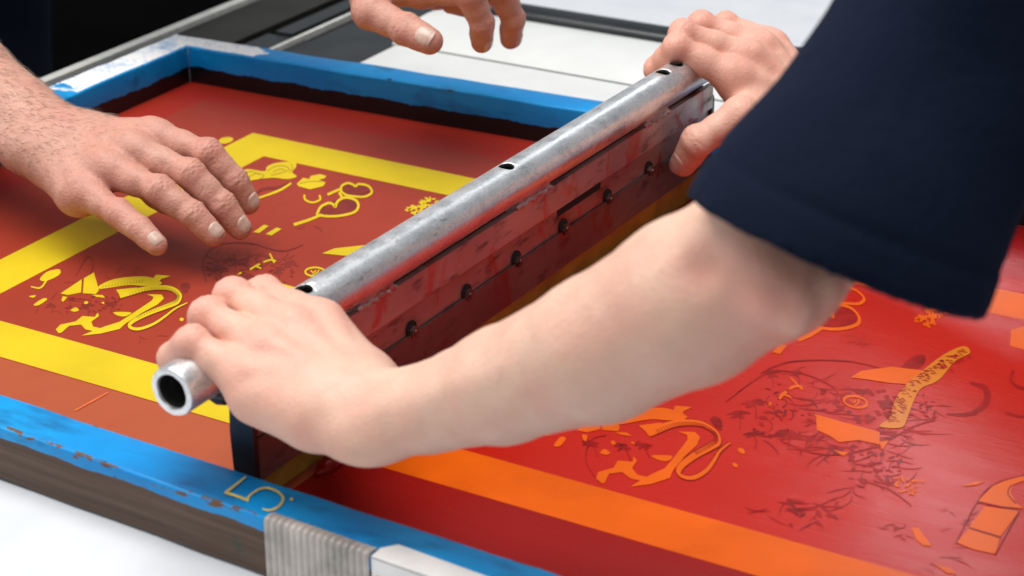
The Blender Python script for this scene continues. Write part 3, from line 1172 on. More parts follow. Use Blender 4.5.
o['label'] = 'milky ribbed plastic guard over the rail edge'
bm = bmesh.new()
for (x0, x1, w0, w1) in ((-0.4595, -0.395, 0.0135, 0.0135),):
    top = [(x0, outer_y(x0) - 0.0012, ZT + 0.0008), (x1, outer_y(x1) - 0.0012, ZT + 0.0008), (x1, outer_y(x1) + w1, ZT + 0.0008),
           (x0 + 0.006, outer_y(x0) + w0 + 0.001, ZT + 0.0008), (x0, outer_y(x0) + w0 - 0.006, ZT + 0.0008)]
    hexa(bm, [(x, y, ZT - 0.0005) for x, y, z in top], top)
    fr = [(x0, outer_y(x0) - 0.0012, 0.001), (x1, outer_y(x1) - 0.0012, 0.001), (x1, outer_y(x1) + 0.0005, 0.001), (x0, outer_y(x0) + 0.0005, 0.001)]
    hexa(bm, fr, [(x, y, ZT + 0.0006) for x, y, z in fr])
    for cx, cz in ((x0 + 0.004, 0.022), (x0 + 0.016, 0.024)):
        tube(bm, [(cx, outer_y(cx) - 0.0011, cz), (cx, outer_y(cx) - 0.0022, cz)], 0.0014, 8, mat=1)
bevel(bm, 0.0004)
o = to_screen(bm_obj('edge_tape', bm, [M_WHITE, M_BOLT]))
o['label'] = 'white tape wrapped over the rail edge'

# ------------------------------------------------------------------ squeegee (local: y along the pipe)
PZ = 0.0945
sq = empty('squeegee', 'long squeegee with galvanised pipe handle and ink stained bolted metal blade holder', 'squeegee',
           (-0.577, 0.68, 0.0), (0.0143, 0, -0.0403))


def sqpart(name, b_, mats, smooth_ang=None):
    o_ = bm_obj(name, b_, mats, sq)
    if smooth_ang:
        autosmooth(o_, smooth_ang)
    return o_


RP = 0.0134
bm = bmesh.new()
PL = 0.645
n = 48
ys = np.linspace(0, PL, 120)
ro, ri = [], []
for y in ys:
    ro.append([bm.verts.new((RP * math.cos(2 * math.pi * k / n), y, PZ + RP * math.sin(2 * math.pi * k / n))) for k in range(n)])
for y in ys[::7]:
    ri.append([bm.verts.new((0.0093 * math.cos(2 * math.pi * k / n), y, PZ + 0.0093 * math.sin(2 * math.pi * k / n))) for k in range(n)])
for R_, mi in ((ro, 0), (ri, 1)):
    for a, b in zip(R_, R_[1:]):
        for k in range(n):
            f = bm.faces.new((a[k], a[(k + 1) % n], b[(k + 1) % n], b[k]))
            f.material_index = mi
# worn rounded rim at the two ends
for ring_o, ring_i, y0, s in ((ro[0], ri[0], 0, -1), (ro[-1], ri[-1], PL, 1)):
    mid = [[bm.verts.new((r_ * math.cos(2 * math.pi * k / n), y0 + s * d * (1 + 0.12 * math.sin(2 * math.pi * k / n * 3 + 1) + 0.08 * math.sin(2 * math.pi * k / n * 7)), PZ + r_ * math.sin(2 * math.pi * k / n)))
            for k in range(n)] for r_, d in ((0.0130, 0.0012), (0.0114, 0.0016), (0.0098, 0.0010 + 0.0005 * (y0 == 0)))]
    seq = [ring_o] + mid + [ring_i]
    for a, b in zip(seq, seq[1:]):
        for k in range(n):
            bm.faces.new((a[k], a[(k + 1) % n], b[(k + 1) % n], b[k]))
M_BORE = simple('dark_pipe_bore', (0.020, 0.019, 0.018), 0.85, 0.5, 90, spec=0.1)  # near-black colour for the bore and the hole walls
pipe = sqpart('handle_pipe', bm, [M_GALV, M_BORE], 40)
# drilled holes: real cuts through the tube wall
cut = bmesh.new()
for y, rad_, tilt in ((0.1090, 0.0052, 0.04), (0.319, 0.0050, 0.04), (0.530, 0.0052, 0.06), (0.551, 0.0050, 0.06)):
    tube(cut, [(math.sin(tilt) * 0.004, y, PZ + math.cos(tilt) * 0.004), (math.sin(tilt) * 0.03, y, PZ + math.cos(tilt) * 0.03)], rad_, 20)
bmesh.ops.recalc_face_normals(cut, faces=cut.faces[:])
cme = bpy.data.meshes.new('hole_cutter')
cut.to_mesh(cme)
cut.free()
cme.materials.append(M_BORE)
cob = bpy.data.objects.new('hole_cutter', cme)
COL.objects.link(cob)
cob.parent = sq
mod = pipe.modifiers.new('holes', 'BOOLEAN')
mod.operation = 'DIFFERENCE'
mod.object = cob
mod.solver = 'EXACT'
mod.material_mode = 'TRANSFER'
bpy.context.view_layer.update()
dg = bpy.context.evaluated_depsgraph_get()
newme = bpy.data.meshes.new_from_object(pipe.evaluated_get(dg))
pipe.modifiers.clear()
pipe.data = newme
bpy.data.objects.remove(cob)
# flange web under the pipe, welded on in tabs with open slots between
bm = bmesh.new()
Y0, Y1 = 0.053, 0.5955
bm.free()
for a, b in ((0.145, 0.183), (0.316, 0.360), (0.487, 0.525)):
    bm = bmesh.new()
    hexa(bm, [(-0.0038, a, PZ - 0.0160), (0.0090, a, PZ - 0.0160), (0.0090, b, PZ - 0.0160), (-0.0038, b, PZ - 0.0160)],
         [(-0.0030, a + 0.003, PZ - 0.0095), (0.0100, a + 0.003, PZ - 0.0090), (0.0100, b - 0.003, PZ - 0.0090), (-0.0030, b - 0.003, PZ - 0.0095)])
    bevel(bm, 0.0008, 2, 40)
    pts = [(0.0094 + 0.0006 * math.sin(k * 1.9), a + (b - a) * k / 18, PZ - 0.0128 + 0.0007 * math.sin(k * 1.3)) for k in range(19)]
    tube(bm, pts, [0.0018 + 0.0005 * math.sin(k * 2.4) for k in range(19)], 8)
    sqpart('weld_tab', bm, M_PLATE_U, 40)
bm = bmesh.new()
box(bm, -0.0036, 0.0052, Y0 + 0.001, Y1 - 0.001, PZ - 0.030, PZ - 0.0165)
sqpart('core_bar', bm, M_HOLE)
bm = bmesh.new()
box(bm, 0.0054, 0.0096, Y0, Y1, PZ - 0.0325, PZ - 0.0140)
bevel(bm, 0.0007)
sqpart('upper_plate', bm, M_PLATE_U, 40)
# lower plate with an open slot under the step, and a keyhole notch behind each bolt
bm = bmesh.new()
bolts = [0.0818 + 0.0597 * k for k in range(9)]
box(bm, -0.0015, 0.0066, Y0 + 0.0005, Y1 - 0.0005, PZ - 0.0512, PZ - 0.0327)
bevel(bm, 0.0006)
sqpart('lower_plate', bm, M_PLATE_L, 40)
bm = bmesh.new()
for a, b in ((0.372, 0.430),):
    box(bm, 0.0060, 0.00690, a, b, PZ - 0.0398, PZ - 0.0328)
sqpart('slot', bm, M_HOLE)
bm = bmesh.new()
box(bm, -0.0012, 0.0082, Y0, Y1, PZ - 0.0775, PZ - 0.0516)
bevel(bm, 0.0009)
sqpart('clamp_strip', bm, M_PLATE_D, 40)
rb = random.Random(8)
for y in bolts:
    bm = bmesh.new()
    z = PZ - 0.0505 + rb.uniform(-0.0004, 0.0004)
    y += rb.uniform(-0.0008, 0.0008)
    tube(bm, [(0.0068, y - 0.0010, z + 0.0020), (0.0078, y - 0.0010, z + 0.0020)], 0.0052, 18, mat=1)
    hgt, ro_ = rb.uniform(0.0018, 0.0028), rb.uniform(0, 1.05)
    for r0_, r1_, x0_, x1_, n_ in ((0.0041, 0.0038, 0.0078, 0.0078 + hgt, 6), (0.0021, 0.0018, 0.0078 + hgt, 0.0088 + hgt, 10)):
        vs0 = [bm.verts.new((x0_, y + r0_ * math.cos(ro_ + 2 * math.pi * k / n_), z + r0_ * math.sin(ro_ + 2 * math.pi * k / n_))) for k in range(n_)]
        vs1 = [bm.verts.new((x1_, y + r1_ * math.cos(ro_ + 2 * math.pi * k / n_), z + r1_ * math.sin(ro_ + 2 * math.pi * k / n_))) for k in range(n_)]
        bm.faces.new(vs1)
        for k in range(n_):
            bm.faces.new((vs0[k], vs0[(k + 1) % n_], vs1[(k + 1) % n_], vs1[k]))
    sqpart('bolt', bm, [M_BOLT, M_HOLE], 40)
bm = bmesh.new()                               # blade, its edge lying on the mesh all along


def bz(y):
    return -0.0143 * y + 0.0005


prof_a = [(-0.0085, PZ - 0.070), (0.0010, PZ - 0.070)]
a_lo = [(-0.0040, Y0 + 0.003, bz(Y0)), (0.0020, Y0 + 0.003, bz(Y0)), (0.0020, Y1 - 0.003, bz(Y1)), (-0.0040, Y1 - 0.003, bz(Y1))]
a_hi = [(-0.0040, Y0 + 0.003, PZ - 0.060), (-0.0013, Y0 + 0.003, PZ - 0.060), (-0.0013, Y1 - 0.003, PZ - 0.060), (-0.0040, Y1 - 0.003, PZ - 0.060)]
a_mid = [(-0.0040, Y0 + 0.003, PZ - 0.0777), (0.0044, Y0 + 0.003, PZ - 0.0777), (0.0044, Y1 - 0.003, PZ - 0.0777), (-0.0040, Y1 - 0.003, PZ - 0.0777)]
hexa(bm, a_lo, a_mid)
hexa(bm, [(x, y, z + 0.0001) for x, y, z in a_mid], [(x, y, z + 0.004) for x, y, z in a_hi])
sqpart('blade', bm, M_BLADE)


def end_cap(ya, yb, name):
    b_ = bmesh.new()
    pr = [(-0.0055, 0.0125), (-0.0066, 0.024), (-0.0072, 0.045), (-0.0064, 0.060), (-0.0040, 0.0705), (0.0000, 0.0745), (0.0060, 0.0745),
          (0.0088, 0.068), (0.0088, 0.05), (0.0084, 0.016), (0.0070, 0.0100), (0, 0.0085), (-0.0040, 0.0085)]
    hexa(b_, [(x, ya, z) for x, z in pr], [(x, yb, z) for x, z in pr])
    bevel(b_, 0.0010, 2, 50)
    return sqpart(name, b_, M_BLACK, 40)


end_cap(Y0 - 0.0045, Y0 - 0.0004, 'end_cap')
end_cap(Y1 + 0.0004, Y1 + 0.0045, 'end_cap')
bm = bmesh.new()
tube(bm, [(-0.0068, Y0 - 0.003, 0.0660), (-0.0115, Y0 - 0.003, 0.0672), (-0.0200, Y0 - 0.003, 0.0690)], [0.005, 0.0072, 0.0062], 14)
sqpart('knob', bm, M_BLACK, 40)

# ------------------------------------------------------------------ skinned figures: smooth fields meshed with surface nets
MC = {'i': (74, 25, 0), 'm': (73, 2, 3), 'r': (67, -20, 1), 'p': (59, -40, -6)}
BL = {'i': (45, 27, 19), 'm': (49, 31, 20), 'r': (45, 29, 20), 'p': (36, 22, 18)}


def rotmat(v):
    a = np.linalg.norm(v)
    k = v / a
    K_ = np.array([[0, -k[2], k[1]], [k[2], 0, -k[0]], [-k[1], k[0], 0]])
    return np.eye(3) + math.sin(a) * K_ + (1 - math.cos(a)) * K_ @ K_


def hand_joints(x, side, S, mcs=1.0, mcl=1.0):
    """joints, bone directions and dorsal directions of a posed hand"""
    x = np.array(x, float)
    R = rotmat(x[3:6])
    o_ = x[:3]
    J, Dn, N = {'W': o_}, {}, {}
    k = 6
    for f_ in 'imrp':
        sp, f1, f2, f3 = np.radians(x[k:k + 4])
        k += 4
        m = MC[f_]
        p = np.array((m[0] * mcs, m[1] * side * mcl, m[2])) * 1e-3 * S
        J[f_ + '0'] = o_ + R @ p
        e = 0
        for n_, (L, a) in enumerate(zip(BL[f_], (f1, f2, f3))):
            e += a
            d = np.array([math.cos(e) * math.cos(sp), side * math.cos(e) * math.sin(sp), -math.sin(e)])
            N[f_ + str(n_)] = R @ np.array([math.sin(e) * math.cos(sp), side * math.sin(e) * math.sin(sp), math.cos(e)])
            Dn[f_ + str(n_)] = R @ d
            p = p + d * L * 1e-3 * S
            J[f_ + str(n_ + 1)] = o_ + R @ p
    az, el, f1, f2, ro_ = np.radians(x[k:k + 5])
    p = np.array([22, 26 * side, -14]) * 1e-3 * S
    J['t0'] = o_ + R @ p
    d = np.array([math.cos(el) * math.cos(az), side * math.cos(el) * math.sin(az), -math.sin(el)])
    u = np.cross(d, [0, 0, 1.0])
    u /= np.linalg.norm(u)
    v = np.cross(u, d)
    bend = (-v * math.cos(ro_) - u * side * math.sin(ro_))
    e = 0
    for n_, (L, a) in enumerate(zip((46, 35, 22), (0, f1, f2))):
        e += a
        dd = d * math.cos(e) + bend * math.sin(e)
        Dn['t%d' % n_] = R @ dd
        N['t%d' % n_] = R @ (d * math.sin(e) - bend * math.cos(e))
        p = p + dd * L * 1e-3 * S
        J['t%d' % (n_ + 1)] = o_ + R @ p
    return J, R, Dn, N


def unit(v):
    v = np.asarray(v, float)
    return v / np.linalg.norm(v)


def smin(a, b, k):
    if k <= 0:
        return np.minimum(a, b)
    h = np.maximum(k - np.abs(a - b), 0) / k
    return np.minimum(a, b) - h * h * k * 0.25


class Field:
    def __init__(s, lo, hi, h):
        s.lo = np.array(lo, float)
        s.h = h
        s.shape = tuple(int(math.ceil((b - a) / h)) + 1 for a, b in zip(lo, hi))
        s.F = np.full(s.shape, 0.05, np.float32)

    def sub(s, lo, hi):
        i0 = np.clip(np.floor((np.array(lo) - s.lo) / s.h).astype(int), 0, np.array(s.shape) - 1)
        i1 = np.clip(np.ceil((np.array(hi) - s.lo) / s.h).astype(int) + 1, 1, np.array(s.shape))
        return tuple(slice(a, b) for a, b in zip(i0, i1))

    def axes(s, sl):
        ax = [np.arange(c.start, c.stop, dtype=np.float32) * np.float32(s.h) + np.float32(s.lo[i]) for i, c in enumerate(sl)]
        return ax[0][:, None, None], ax[1][None, :, None], ax[2][None, None, :]

    def add(s, prim, k, margin=0.016):
        a, b, ra, rb = np.array(prim[0], float), np.array(prim[1], float), prim[2], prim[3]
        flat = prim[4] if len(prim) > 4 else None
        R_ = max(ra, rb) + margin
        sl = s.sub(np.minimum(a, b) - R_, np.maximum(a, b) + R_)
        X, Y, Z = s.axes(sl)
        ba = b - a
        l2 = float(ba @ ba)
        px, py, pz = X - np.float32(a[0]), Y - np.float32(a[1]), Z - np.float32(a[2])
        if l2 < 1e-12:
            t = np.zeros((1, 1, 1), np.float32)
            qx, qy, qz = px, py, pz
        else:
            t = np.clip((px * np.float32(ba[0]) + py * np.float32(ba[1]) + pz * np.float32(ba[2])) / np.float32(l2), 0, 1)
            qx, qy, qz = px - t * np.float32(ba[0]), py - t * np.float32(ba[1]), pz - t * np.float32(ba[2])
        d2 = qx * qx + qy * qy + qz * qz
        if flat is not None:
            n_, f_ = flat
            dn = qx * np.float32(n_[0]) + qy * np.float32(n_[1]) + qz * np.float32(n_[2])
            d2 = d2 + dn * dn * np.float32(f_ * f_ - 1)
        d = np.sqrt(d2) - (np.float32(ra) + t * np.float32(rb - ra))
        s.F[sl] = smin(s.F[sl], d.astype(np.float32), k)

    def merge(s, other, k, sl):
        s.F[sl] = smin(s.F[sl], other.F, k)


def surface_nets(F, lo, h):
    ins = F < 0
    nx, ny, nz = F.shape
    cnt = np.zeros((nx - 1, ny - 1, nz - 1), np.uint8)
    for i in (0, 1):
        for j in (0, 1):
            for k in (0, 1):
                cnt += ins[i:nx - 1 + i, j:ny - 1 + j, k:nz - 1 + k]
    I, J_, K_ = np.nonzero((cnt > 0) & (cnt < 8))
    ids = np.full(cnt.shape, -1, np.int32)
    ids[I, J_, K_] = np.arange(len(I), dtype=np.int32)
    acc = np.zeros((len(I), 3))
    num = np.zeros(len(I))
    corner = {}
    for i in (0, 1):
        for j in (0, 1):
            for k in (0, 1):
                corner[i, j, k] = F[I + i, J_ + j, K_ + k].astype(np.float64)
    for a in corner:
        for ax in range(3):
            if a[ax] == 0:
                b = list(a)
                b[ax] = 1
                fa, fb = corner[a], corner[tuple(b)]
                m = (fa < 0) != (fb < 0)
                t = np.where(m, fa / np.where(m, fa - fb, 1), 0)
                p = np.tile(np.array(a, float), (len(I), 1))
                p[:, ax] = t
                acc += p * m[:, None]
                num += m
    V_ = np.stack([I, J_, K_], 1) + acc / num[:, None]
    V_ = V_ * h + np.asarray(lo)
    faces = []
    for ax in range(3):
        sl0 = [slice(1, -1)] * 3
        sl1 = [slice(1, -1)] * 3
        sl0[ax] = slice(0, F.shape[ax] - 1)
        sl1[ax] = slice(1, F.shape[ax])
        A_, B_ = ins[tuple(sl0)], ins[tuple(sl1)]
        m = A_ != B_
        c = list(np.nonzero(m))
        for q_ in range(3):
            if q_ != ax:
                c[q_] = c[q_] + 1
        fl_ = A_[m]
        u, v = (ax + 1) % 3, (ax + 2) % 3

        def g(du, dv):
            cc = [x_.copy() for x_ in c]
            cc[u] = cc[u] - du
            cc[v] = cc[v] - dv
            return ids[cc[0], cc[1], cc[2]]
        q = np.stack([g(1, 1), g(0, 1), g(0, 0), g(1, 0)], 1)
        q[~fl_] = q[~fl_][:, ::-1]
        faces.append(q)
    Q = np.concatenate(faces)
    Q = Q[(Q >= 0).all(1)]
    return V_, Q


def vnormals(V_, Q):
    fn = np.cross(V_[Q[:, 2]] - V_[Q[:, 0]], V_[Q[:, 3]] - V_[Q[:, 1]])
    N_ = np.zeros_like(V_)
    for k in range(4):
        for c in range(3):
            N_[:, c] += np.bincount(Q[:, k], fn[:, c], len(V_))
    return N_ / (np.linalg.norm(N_, axis=1)[:, None] + 1e-12)


def relax(V_, Q, it, f=0.5):
    for _ in range(it):
        acc = np.zeros_like(V_)
        num = np.zeros(len(V_))
        for k in range(4):
            for o_ in (1, 3):
                j = Q[:, (k + o_) % 4]
                for c in range(3):
                    acc[:, c] += np.bincount(Q[:, k], V_[j, c], len(V_))
                num += np.bincount(Q[:, k], None, len(V_))
        V_ = V_ * (1 - f) + f * acc / num[:, None]
    return V_


def np_mesh(name, parts, attr=None):
    """parts: list of (V, Q); returns a mesh with optional float point attribute"""
    Vs, Qs, off = [], [], 0
    for V_, Q in parts:
        Vs.append(V_)
        Qs.append(Q + off)
        off += len(V_)
    V_, Q = np.concatenate(Vs), np.concatenate(Qs)
    me = bpy.data.meshes.new(name)
    me.vertices.add(len(V_))
    me.vertices.foreach_set('co', V_.astype(np.float32).ravel())
    me.loops.add(Q.size)
    me.loops.foreach_set('vertex_index', Q.astype(np.int32).ravel())
    me.polygons.add(len(Q))
    me.polygons.foreach_set('loop_start', np.arange(0, Q.size, 4, dtype=np.int32))
    me.polygons.foreach_set('loop_total', np.full(len(Q), 4, np.int32))
    me.update(calc_edges=True)
    me.polygons.foreach_set('use_smooth', np.ones(len(Q), bool))
    if attr is not None:
        at_ = me.attributes.new('blush', 'FLOAT', 'POINT')
        at_.data.foreach_set('value', attr.astype(np.float32))
    me.validate()
    return me


FR_ = {'i': 0.97, 'm': 1.0, 'r': 0.96, 'p': 0.86}


def build_arm(J, R, Dn, N, side, S, limb, h, old=False, fat=1.0, rel=2):
    """one arm with its hand as a single surface.  limb: list of prims (a, b, ra, rb, flat) from wrist to shoulder"""
    pts = [J[k] for k in J] + [p for q in limb for p in (q[0], q[1])]
    rm = max([max(q[2], q[3]) for q in limb])
    lo = np.min(pts, 0) - 0.022
    hi = np.max(pts, 0) + 0.022
    for q in limb:
        for p in (q[0], q[1]):
            lo = np.minimum(lo, np.array(p) - max(q[2], q[3]) - 0.006)
            hi = np.maximum(hi, np.array(p) + max(q[2], q[3]) + 0.006)
    G = Field(lo, hi, h)
    w = J['W']
    fwd, lat, dor = R[:, 0], R[:, 1] * side, R[:, 2]
    mm = 1e-3 * S * fat
    L = lambda a, b, c: w + (fwd * a + lat * b + dor * c) * 1e-3 * S
    for q in limb:
        G.add(q, 0.006)
    # wrist and palm
    G.add((L(-12, 0, 0), L(14, 0, -1), (25 if old else 22.5) * mm, (26 if old else 24.5) * mm, (dor, 1.42)), 0.016)
    for f_, lb in (('i', 15), ('m', 5), ('r', -6), ('p', -15)):
        G.add((L(10, lb, -1), J[f_ + '0'] - dor * 0.0010 * S, 14.5 * mm, 10.6 * mm * FR_[f_]), 0.012)
        G.add((L(14, lb * 1.1, -9), J[f_ + '0'] - dor * 0.008 * S - fwd * 0.004, 12 * mm, 9.5 * mm * FR_[f_]), 0.012)
    for a, b in (('i', 'm'), ('m', 'r'), ('r', 'p')):
        G.add((J[a + '0'] - fwd * 0.010 - dor * 0.004, J[b + '0'] - fwd * 0.010 - dor * 0.004, 9.6 * mm, 9.4 * mm), 0.010)
    G.add((L(12, -16, -6), J['p0'] - fwd * 0.012 - dor * 0.006 + lat * 0.001, 13 * mm, 10.5 * mm), 0.012)
    G.add((J['t0'], J['t1'], 15.0 * mm, 11.6 * mm), 0.018)
    G.add((J['t0'] * 0.5 + J['t1'] * 0.5, J['i0'] * 0.55 + L(30, 12, -8) * 0.45, 9 * mm, 8 * mm), 0.016)
    # knuckles, tendons, veins
    for f_ in 'imrp':
        kn = 9.3 if old else 8.6
        G.add((J[f_ + '0'] + dor * (2.4 if old else 2.2) * mm, J[f_ + '0'] + dor * 2.2 * mm + Dn[f_ + '0'] * 3 * mm, kn * mm * FR_[f_], kn * mm * FR_[f_]), 0.008)
        b0 = L(22, {'i': 12, 'm': 4, 'r': -5, 'p': -12}[f_], 10.5)
        G.add((b0, J[f_ + '0'] + dor * 8.6 * mm - fwd * 0.004, 2.9 * mm, 2.8 * mm), 0.007)
    if not old:
        for a, b in (((26, 9, 11.0), (52, -4, 11.2)), ((18, -9, 11.0), (46, -14, 10.0)), ((-6, 6, 15.2), (24, 9, 11.2))):
            G.add((L(*a), L(*b), 1.5 * mm, 1.5 * mm), 0.006, 0.008)
    if old:
        rv = random.Random(4)
        for a, b in (((12, 10, 13), (58, 14, 10)), ((8, -4, 13.5), (48, -8, 11)), ((30, -6, 12.5), (56, -28, 6)), ((28, 10, 13), (60, -9, 10.5)),
                     ((-30, 8, 17), (14, 9, 13.2)), ((-35, -8, 17), (10, -5, 13.2))):
            p0, p1 = np.array(a, float), np.array(b, float)
            prev = L(*p0)
            for t in np.linspace(0, 1, 7)[1:]:
                p = p0 * (1 - t) + p1 * t + np.array([0, rv.uniform(-2, 2), 0.6])
                cur = L(*p)
                G.add((prev, cur, 1.4 * mm, 1.4 * mm), 0.005, 0.008)
                prev = cur
        G.add((L(-16, -19, 7), L(-13, -19, 7), 9 * mm, 9 * mm), 0.014)
    # fingers
    allf = None
    Fg = Field(lo, hi, h)
    for f_ in ('i', 'm', 'r', 'p', 't'):
        if f_ == 't':
            rs = (12.2, 10.6, 10.0, 8.6)
            s_ = 1.0
            b0 = 1
        else:
            rs = (9.9, 8.75, 7.55, 6.7)
            s_ = FR_[f_]
            b0 = 0
        pj = [J[f_ + str(n_)] for n_ in range(4)]
        lo_f = np.min(pj, 0) - 0.030
        hi_f = np.max(pj, 0) + 0.030
        sl = Fg.sub(lo_f, hi_f)
        g = Field(Fg.lo + np.array([c.start for c in sl]) * h, Fg.lo + np.array([c.stop - 1 for c in sl]) * h, h)
        if g.shape != tuple(c.stop - c.start for c in sl):
            g.shape = tuple(c.stop - c.start for c in sl)
            g.F = np.full(g.shape, 0.05, np.float32)
        kk = 0.005 * S
        for n_ in range(b0, 3):
            d, nn_ = Dn[f_ + str(n_)], N[f_ + str(n_)]
            r0, r1_ = rs[n_] * mm * s_, rs[n_ + 1] * mm * s_
            a, b = pj[n_], pj[n_ + 1]
            m_ = a * 0.5 + b * 0.5
            # slightly waisted bone with a soft pad on the palm side
            g.add((a, m_, r0, (r0 + r1_) * 0.5 * 0.955), kk)
            g.add((m_, b, (r0 + r1_) * 0.5 * 0.955, r1_, (nn_, 1.08) if n_ == 2 else None), kk)
            if n_ < 2:
                g.add((a * 0.65 + b * 0.35 - nn_ * 2.2 * mm, a * 0.4 + b * 0.6 - nn_ * 2.2 * mm, 7.4 * mm * s_, 6.9 * mm * s_), kk * 1.6)
            else:
                g.add((a * 0.45 + b * 0.55 - nn_ * 1.4 * mm, b - nn_ * 0.8 * mm, 6.6 * mm * s_ * (1.2 if f_ == 't' else 1), 6.2 * mm * s_ * (1.2 if f_ == 't' else 1)), kk * 1.4)
            if n_ >= 1 or f_ == 't':
                lt = np.cross(nn_, d)
                j = pj[n_]
                bump_ = (1.2 if n_ == 1 else 0.8)
                g.add((j + nn_ * bump_ * mm - lt * 2.2 * mm, j + nn_ * bump_ * mm + lt * 2.2 * mm, rs[n_] * mm * s_ * 0.88, rs[n_] * mm * s_ * 0.88), kk)
        Fg.merge(g, 0.0016 * S, sl)
    G.F = smin(G.F, Fg.F, 0.0085 * S)
    V_, Q = surface_nets(G.F, G.lo, h)
    V_ = relax(V_, Q, rel)
    N_ = vnormals(V_, Q)
    # creases over the finger joints, and where the blood shows
    disp = np.zeros(len(V_))
    blush = np.zeros(len(V_))
    for f_ in ('i', 'm', 'r', 'p', 't'):
        for n_, amp, wd in ((0, 0.55, 15), (1, 0.85, 12), (2, 0.6, 10), (3, 0.75, 10)):
            j = J[f_ + str(n_)]
            rel_ = V_ - j
            d2 = (rel_ ** 2).sum(1)
            blush = np.maximum(blush, amp * np.exp(-d2 / (wd * mm) ** 2 * 1.0))
            if n_ in (1, 2):
                near = np.nonzero(d2 < (0.020 * S) ** 2)[0]
                t = unit(Dn[f_ + str(n_)] + Dn[f_ + str(n_ - 1)])
                nn_ = unit(N[f_ + str(n_)] + N[f_ + str(n_ - 1)])
                s_ax = rel_[near] @ t
                msk = np.clip(N_[near] @ nn_ * 1.6 - 0.3, 0, 1)
                latc = rel_[near] @ np.cross(nn_, t)
                cre = np.zeros(len(near))
                offs = ((-5.4, 0.7), (-2.6, 1), (0.2, 1.2), (2.8, 1), (5.2, 0.6)) if n_ == 1 else ((-1.8, 0.9), (0.4, 1.1), (2.4, 0.8))
                for s0, am in offs:
                    bow = s0 * mm * 0.9 + np.sign(s0 + 0.01) * latc ** 2 * 18 + 0.0004 * np.sin(latc * 900 + s0)
                    cre += am * np.exp(-((s_ax - bow) / (0.00075 * S)) ** 2)
                disp[near] -= (0.00062 if old else 0.00042) * cre * msk
    rn = np.sin(V_[:, 0] * 310 + 2) * np.sin(V_[:, 1] * 270 + 1) * np.sin(V_[:, 2] * 290)
    disp += rn * 0.00022
    V_ = V_ + N_ * disp[:, None]
    return V_, Q, blush


def nail_mesh(J, Dn, N, f_, S, mat, parent, skin, wide=1.0):
    """nail plate laid on the finger's own skin surface"""
    a, b = J[f_ + '2'], J[f_ + '3']
    d, nn_ = Dn[f_ + '2'], N[f_ + '2']
    lt = np.cross(nn_, d)
    s_ = FR_.get(f_, 1.25)
    near = skin[((skin - (a * 0.4 + b * 0.6)) ** 2).sum(1) < (0.026 * S) ** 2]
    loc = np.stack([(near - b) @ lt, (near - b) @ d, (near - b) @ nn_], 1)
    loc = loc[loc[:, 2] > -0.003]
    ln, hw = 11.6e-3 * S * s_, 6.1e-3 * S * s_ * wide
    c0 = -0.0010 * S                                # centre of the plate along the finger, from the tip joint
    b_ = bmesh.new()
    nu = nv = 14
    V2 = []
    for i in range(nu + 1):
        row = []
        for j in range(nv + 1):
            u, v = i / nu * 2 - 1, j / nv * 2 - 1
            uu = u * math.sqrt(max(0, 1 - 0.40 * v * v * (1.1 if v < 0 else 0.6)))
            vv = v * math.sqrt(max(0, 1 - 0.36 * u * u))
            x_, y_ = uu * hw, vv * ln * 0.5 + c0
            dd = (loc[:, 0] - x_) ** 2 + (loc[:, 1] - min(y_, 0.004 * S)) ** 2
            q = np.argpartition(dd, 8)[:8]
            wq_ = 1 / (dd[q] + 2e-7)
            hgt = (loc[q, 2] * wq_).sum() / wq_.sum()
            edge = max(abs(u), -v if v < 0 else 0)
            hgt += 0.00075 - 0.00085 * edge ** 8 - (0.0006 * max(0, vv) ** 3)
            row.append(b_.verts.new(b + lt * x_ + d * y_ + nn_ * hgt))
        V2.append(row)
    for i in range(nu):
        for j in range(nv):
            b_.faces.new((V2[i][j], V2[i + 1][j], V2[i + 1][j + 1], V2[i][j + 1]))
    bmesh.ops.smooth_vert(b_, verts=b_.verts[:], factor=0.5, use_axis_x=True, use_axis_y=True, use_axis_z=True)
    bmesh.ops.recalc_face_normals(b_, faces=b_.faces[:])
    ext = bmesh.ops.extrude_face_region(b_, geom=b_.faces[:])
    for v_ in ext['geom']:
        if isinstance(v_, bmesh.types.BMVert):
            v_.co = Vector(np.array(v_.co) - nn_ * 0.0012)
    o_ = bm_obj('nail', b_, mat, None, True)
    o_.parent = parent
    o_.matrix_parent_inverse = parent.matrix_world.inverted()
    return o_


def place(o_, root):
    o_.parent = root
    bpy.context.view_layer.update()
    o_.matrix_parent_inverse = root.matrix_world.inverted()
    return o_


# ---------------- person on the right, pushing the squeegee
PB_N = [-0.4864, 0.7059, 0.094, 0.37, -0.1574, 2.6867, -13.0167, 10.7131, 53.1116, 49.5457, -10.3343, 10.2211, 68.8623, 53.3534, -13.8592, 6.676, 68.5977, 53.8821, -21.3186, -5.0316, 59.7437, 50.1353, 22.6205, 23.89, 13.3246, 17.5899, 36.1972]
PB_F = [-0.4704, 1.2955, 0.0704, 1.1346, -0.3975, 3.1131, 5.7023, 9.2608, 80.3977, 52.433, 14.1145, 11.4415, 90.5721, 48.1962, 7.5287, 16.3564, 83.491, 48.6538, -7.3709, 22.955, 60.7155, 51.4302, 49.2513, -22.3119, 63.2464, 50.8353, 11.0039]
personB = empty('person', 'person in a navy T-shirt pushing the squeegee with both bare hands on its pipe', 'person', (0.02, 1.0, -0.92))

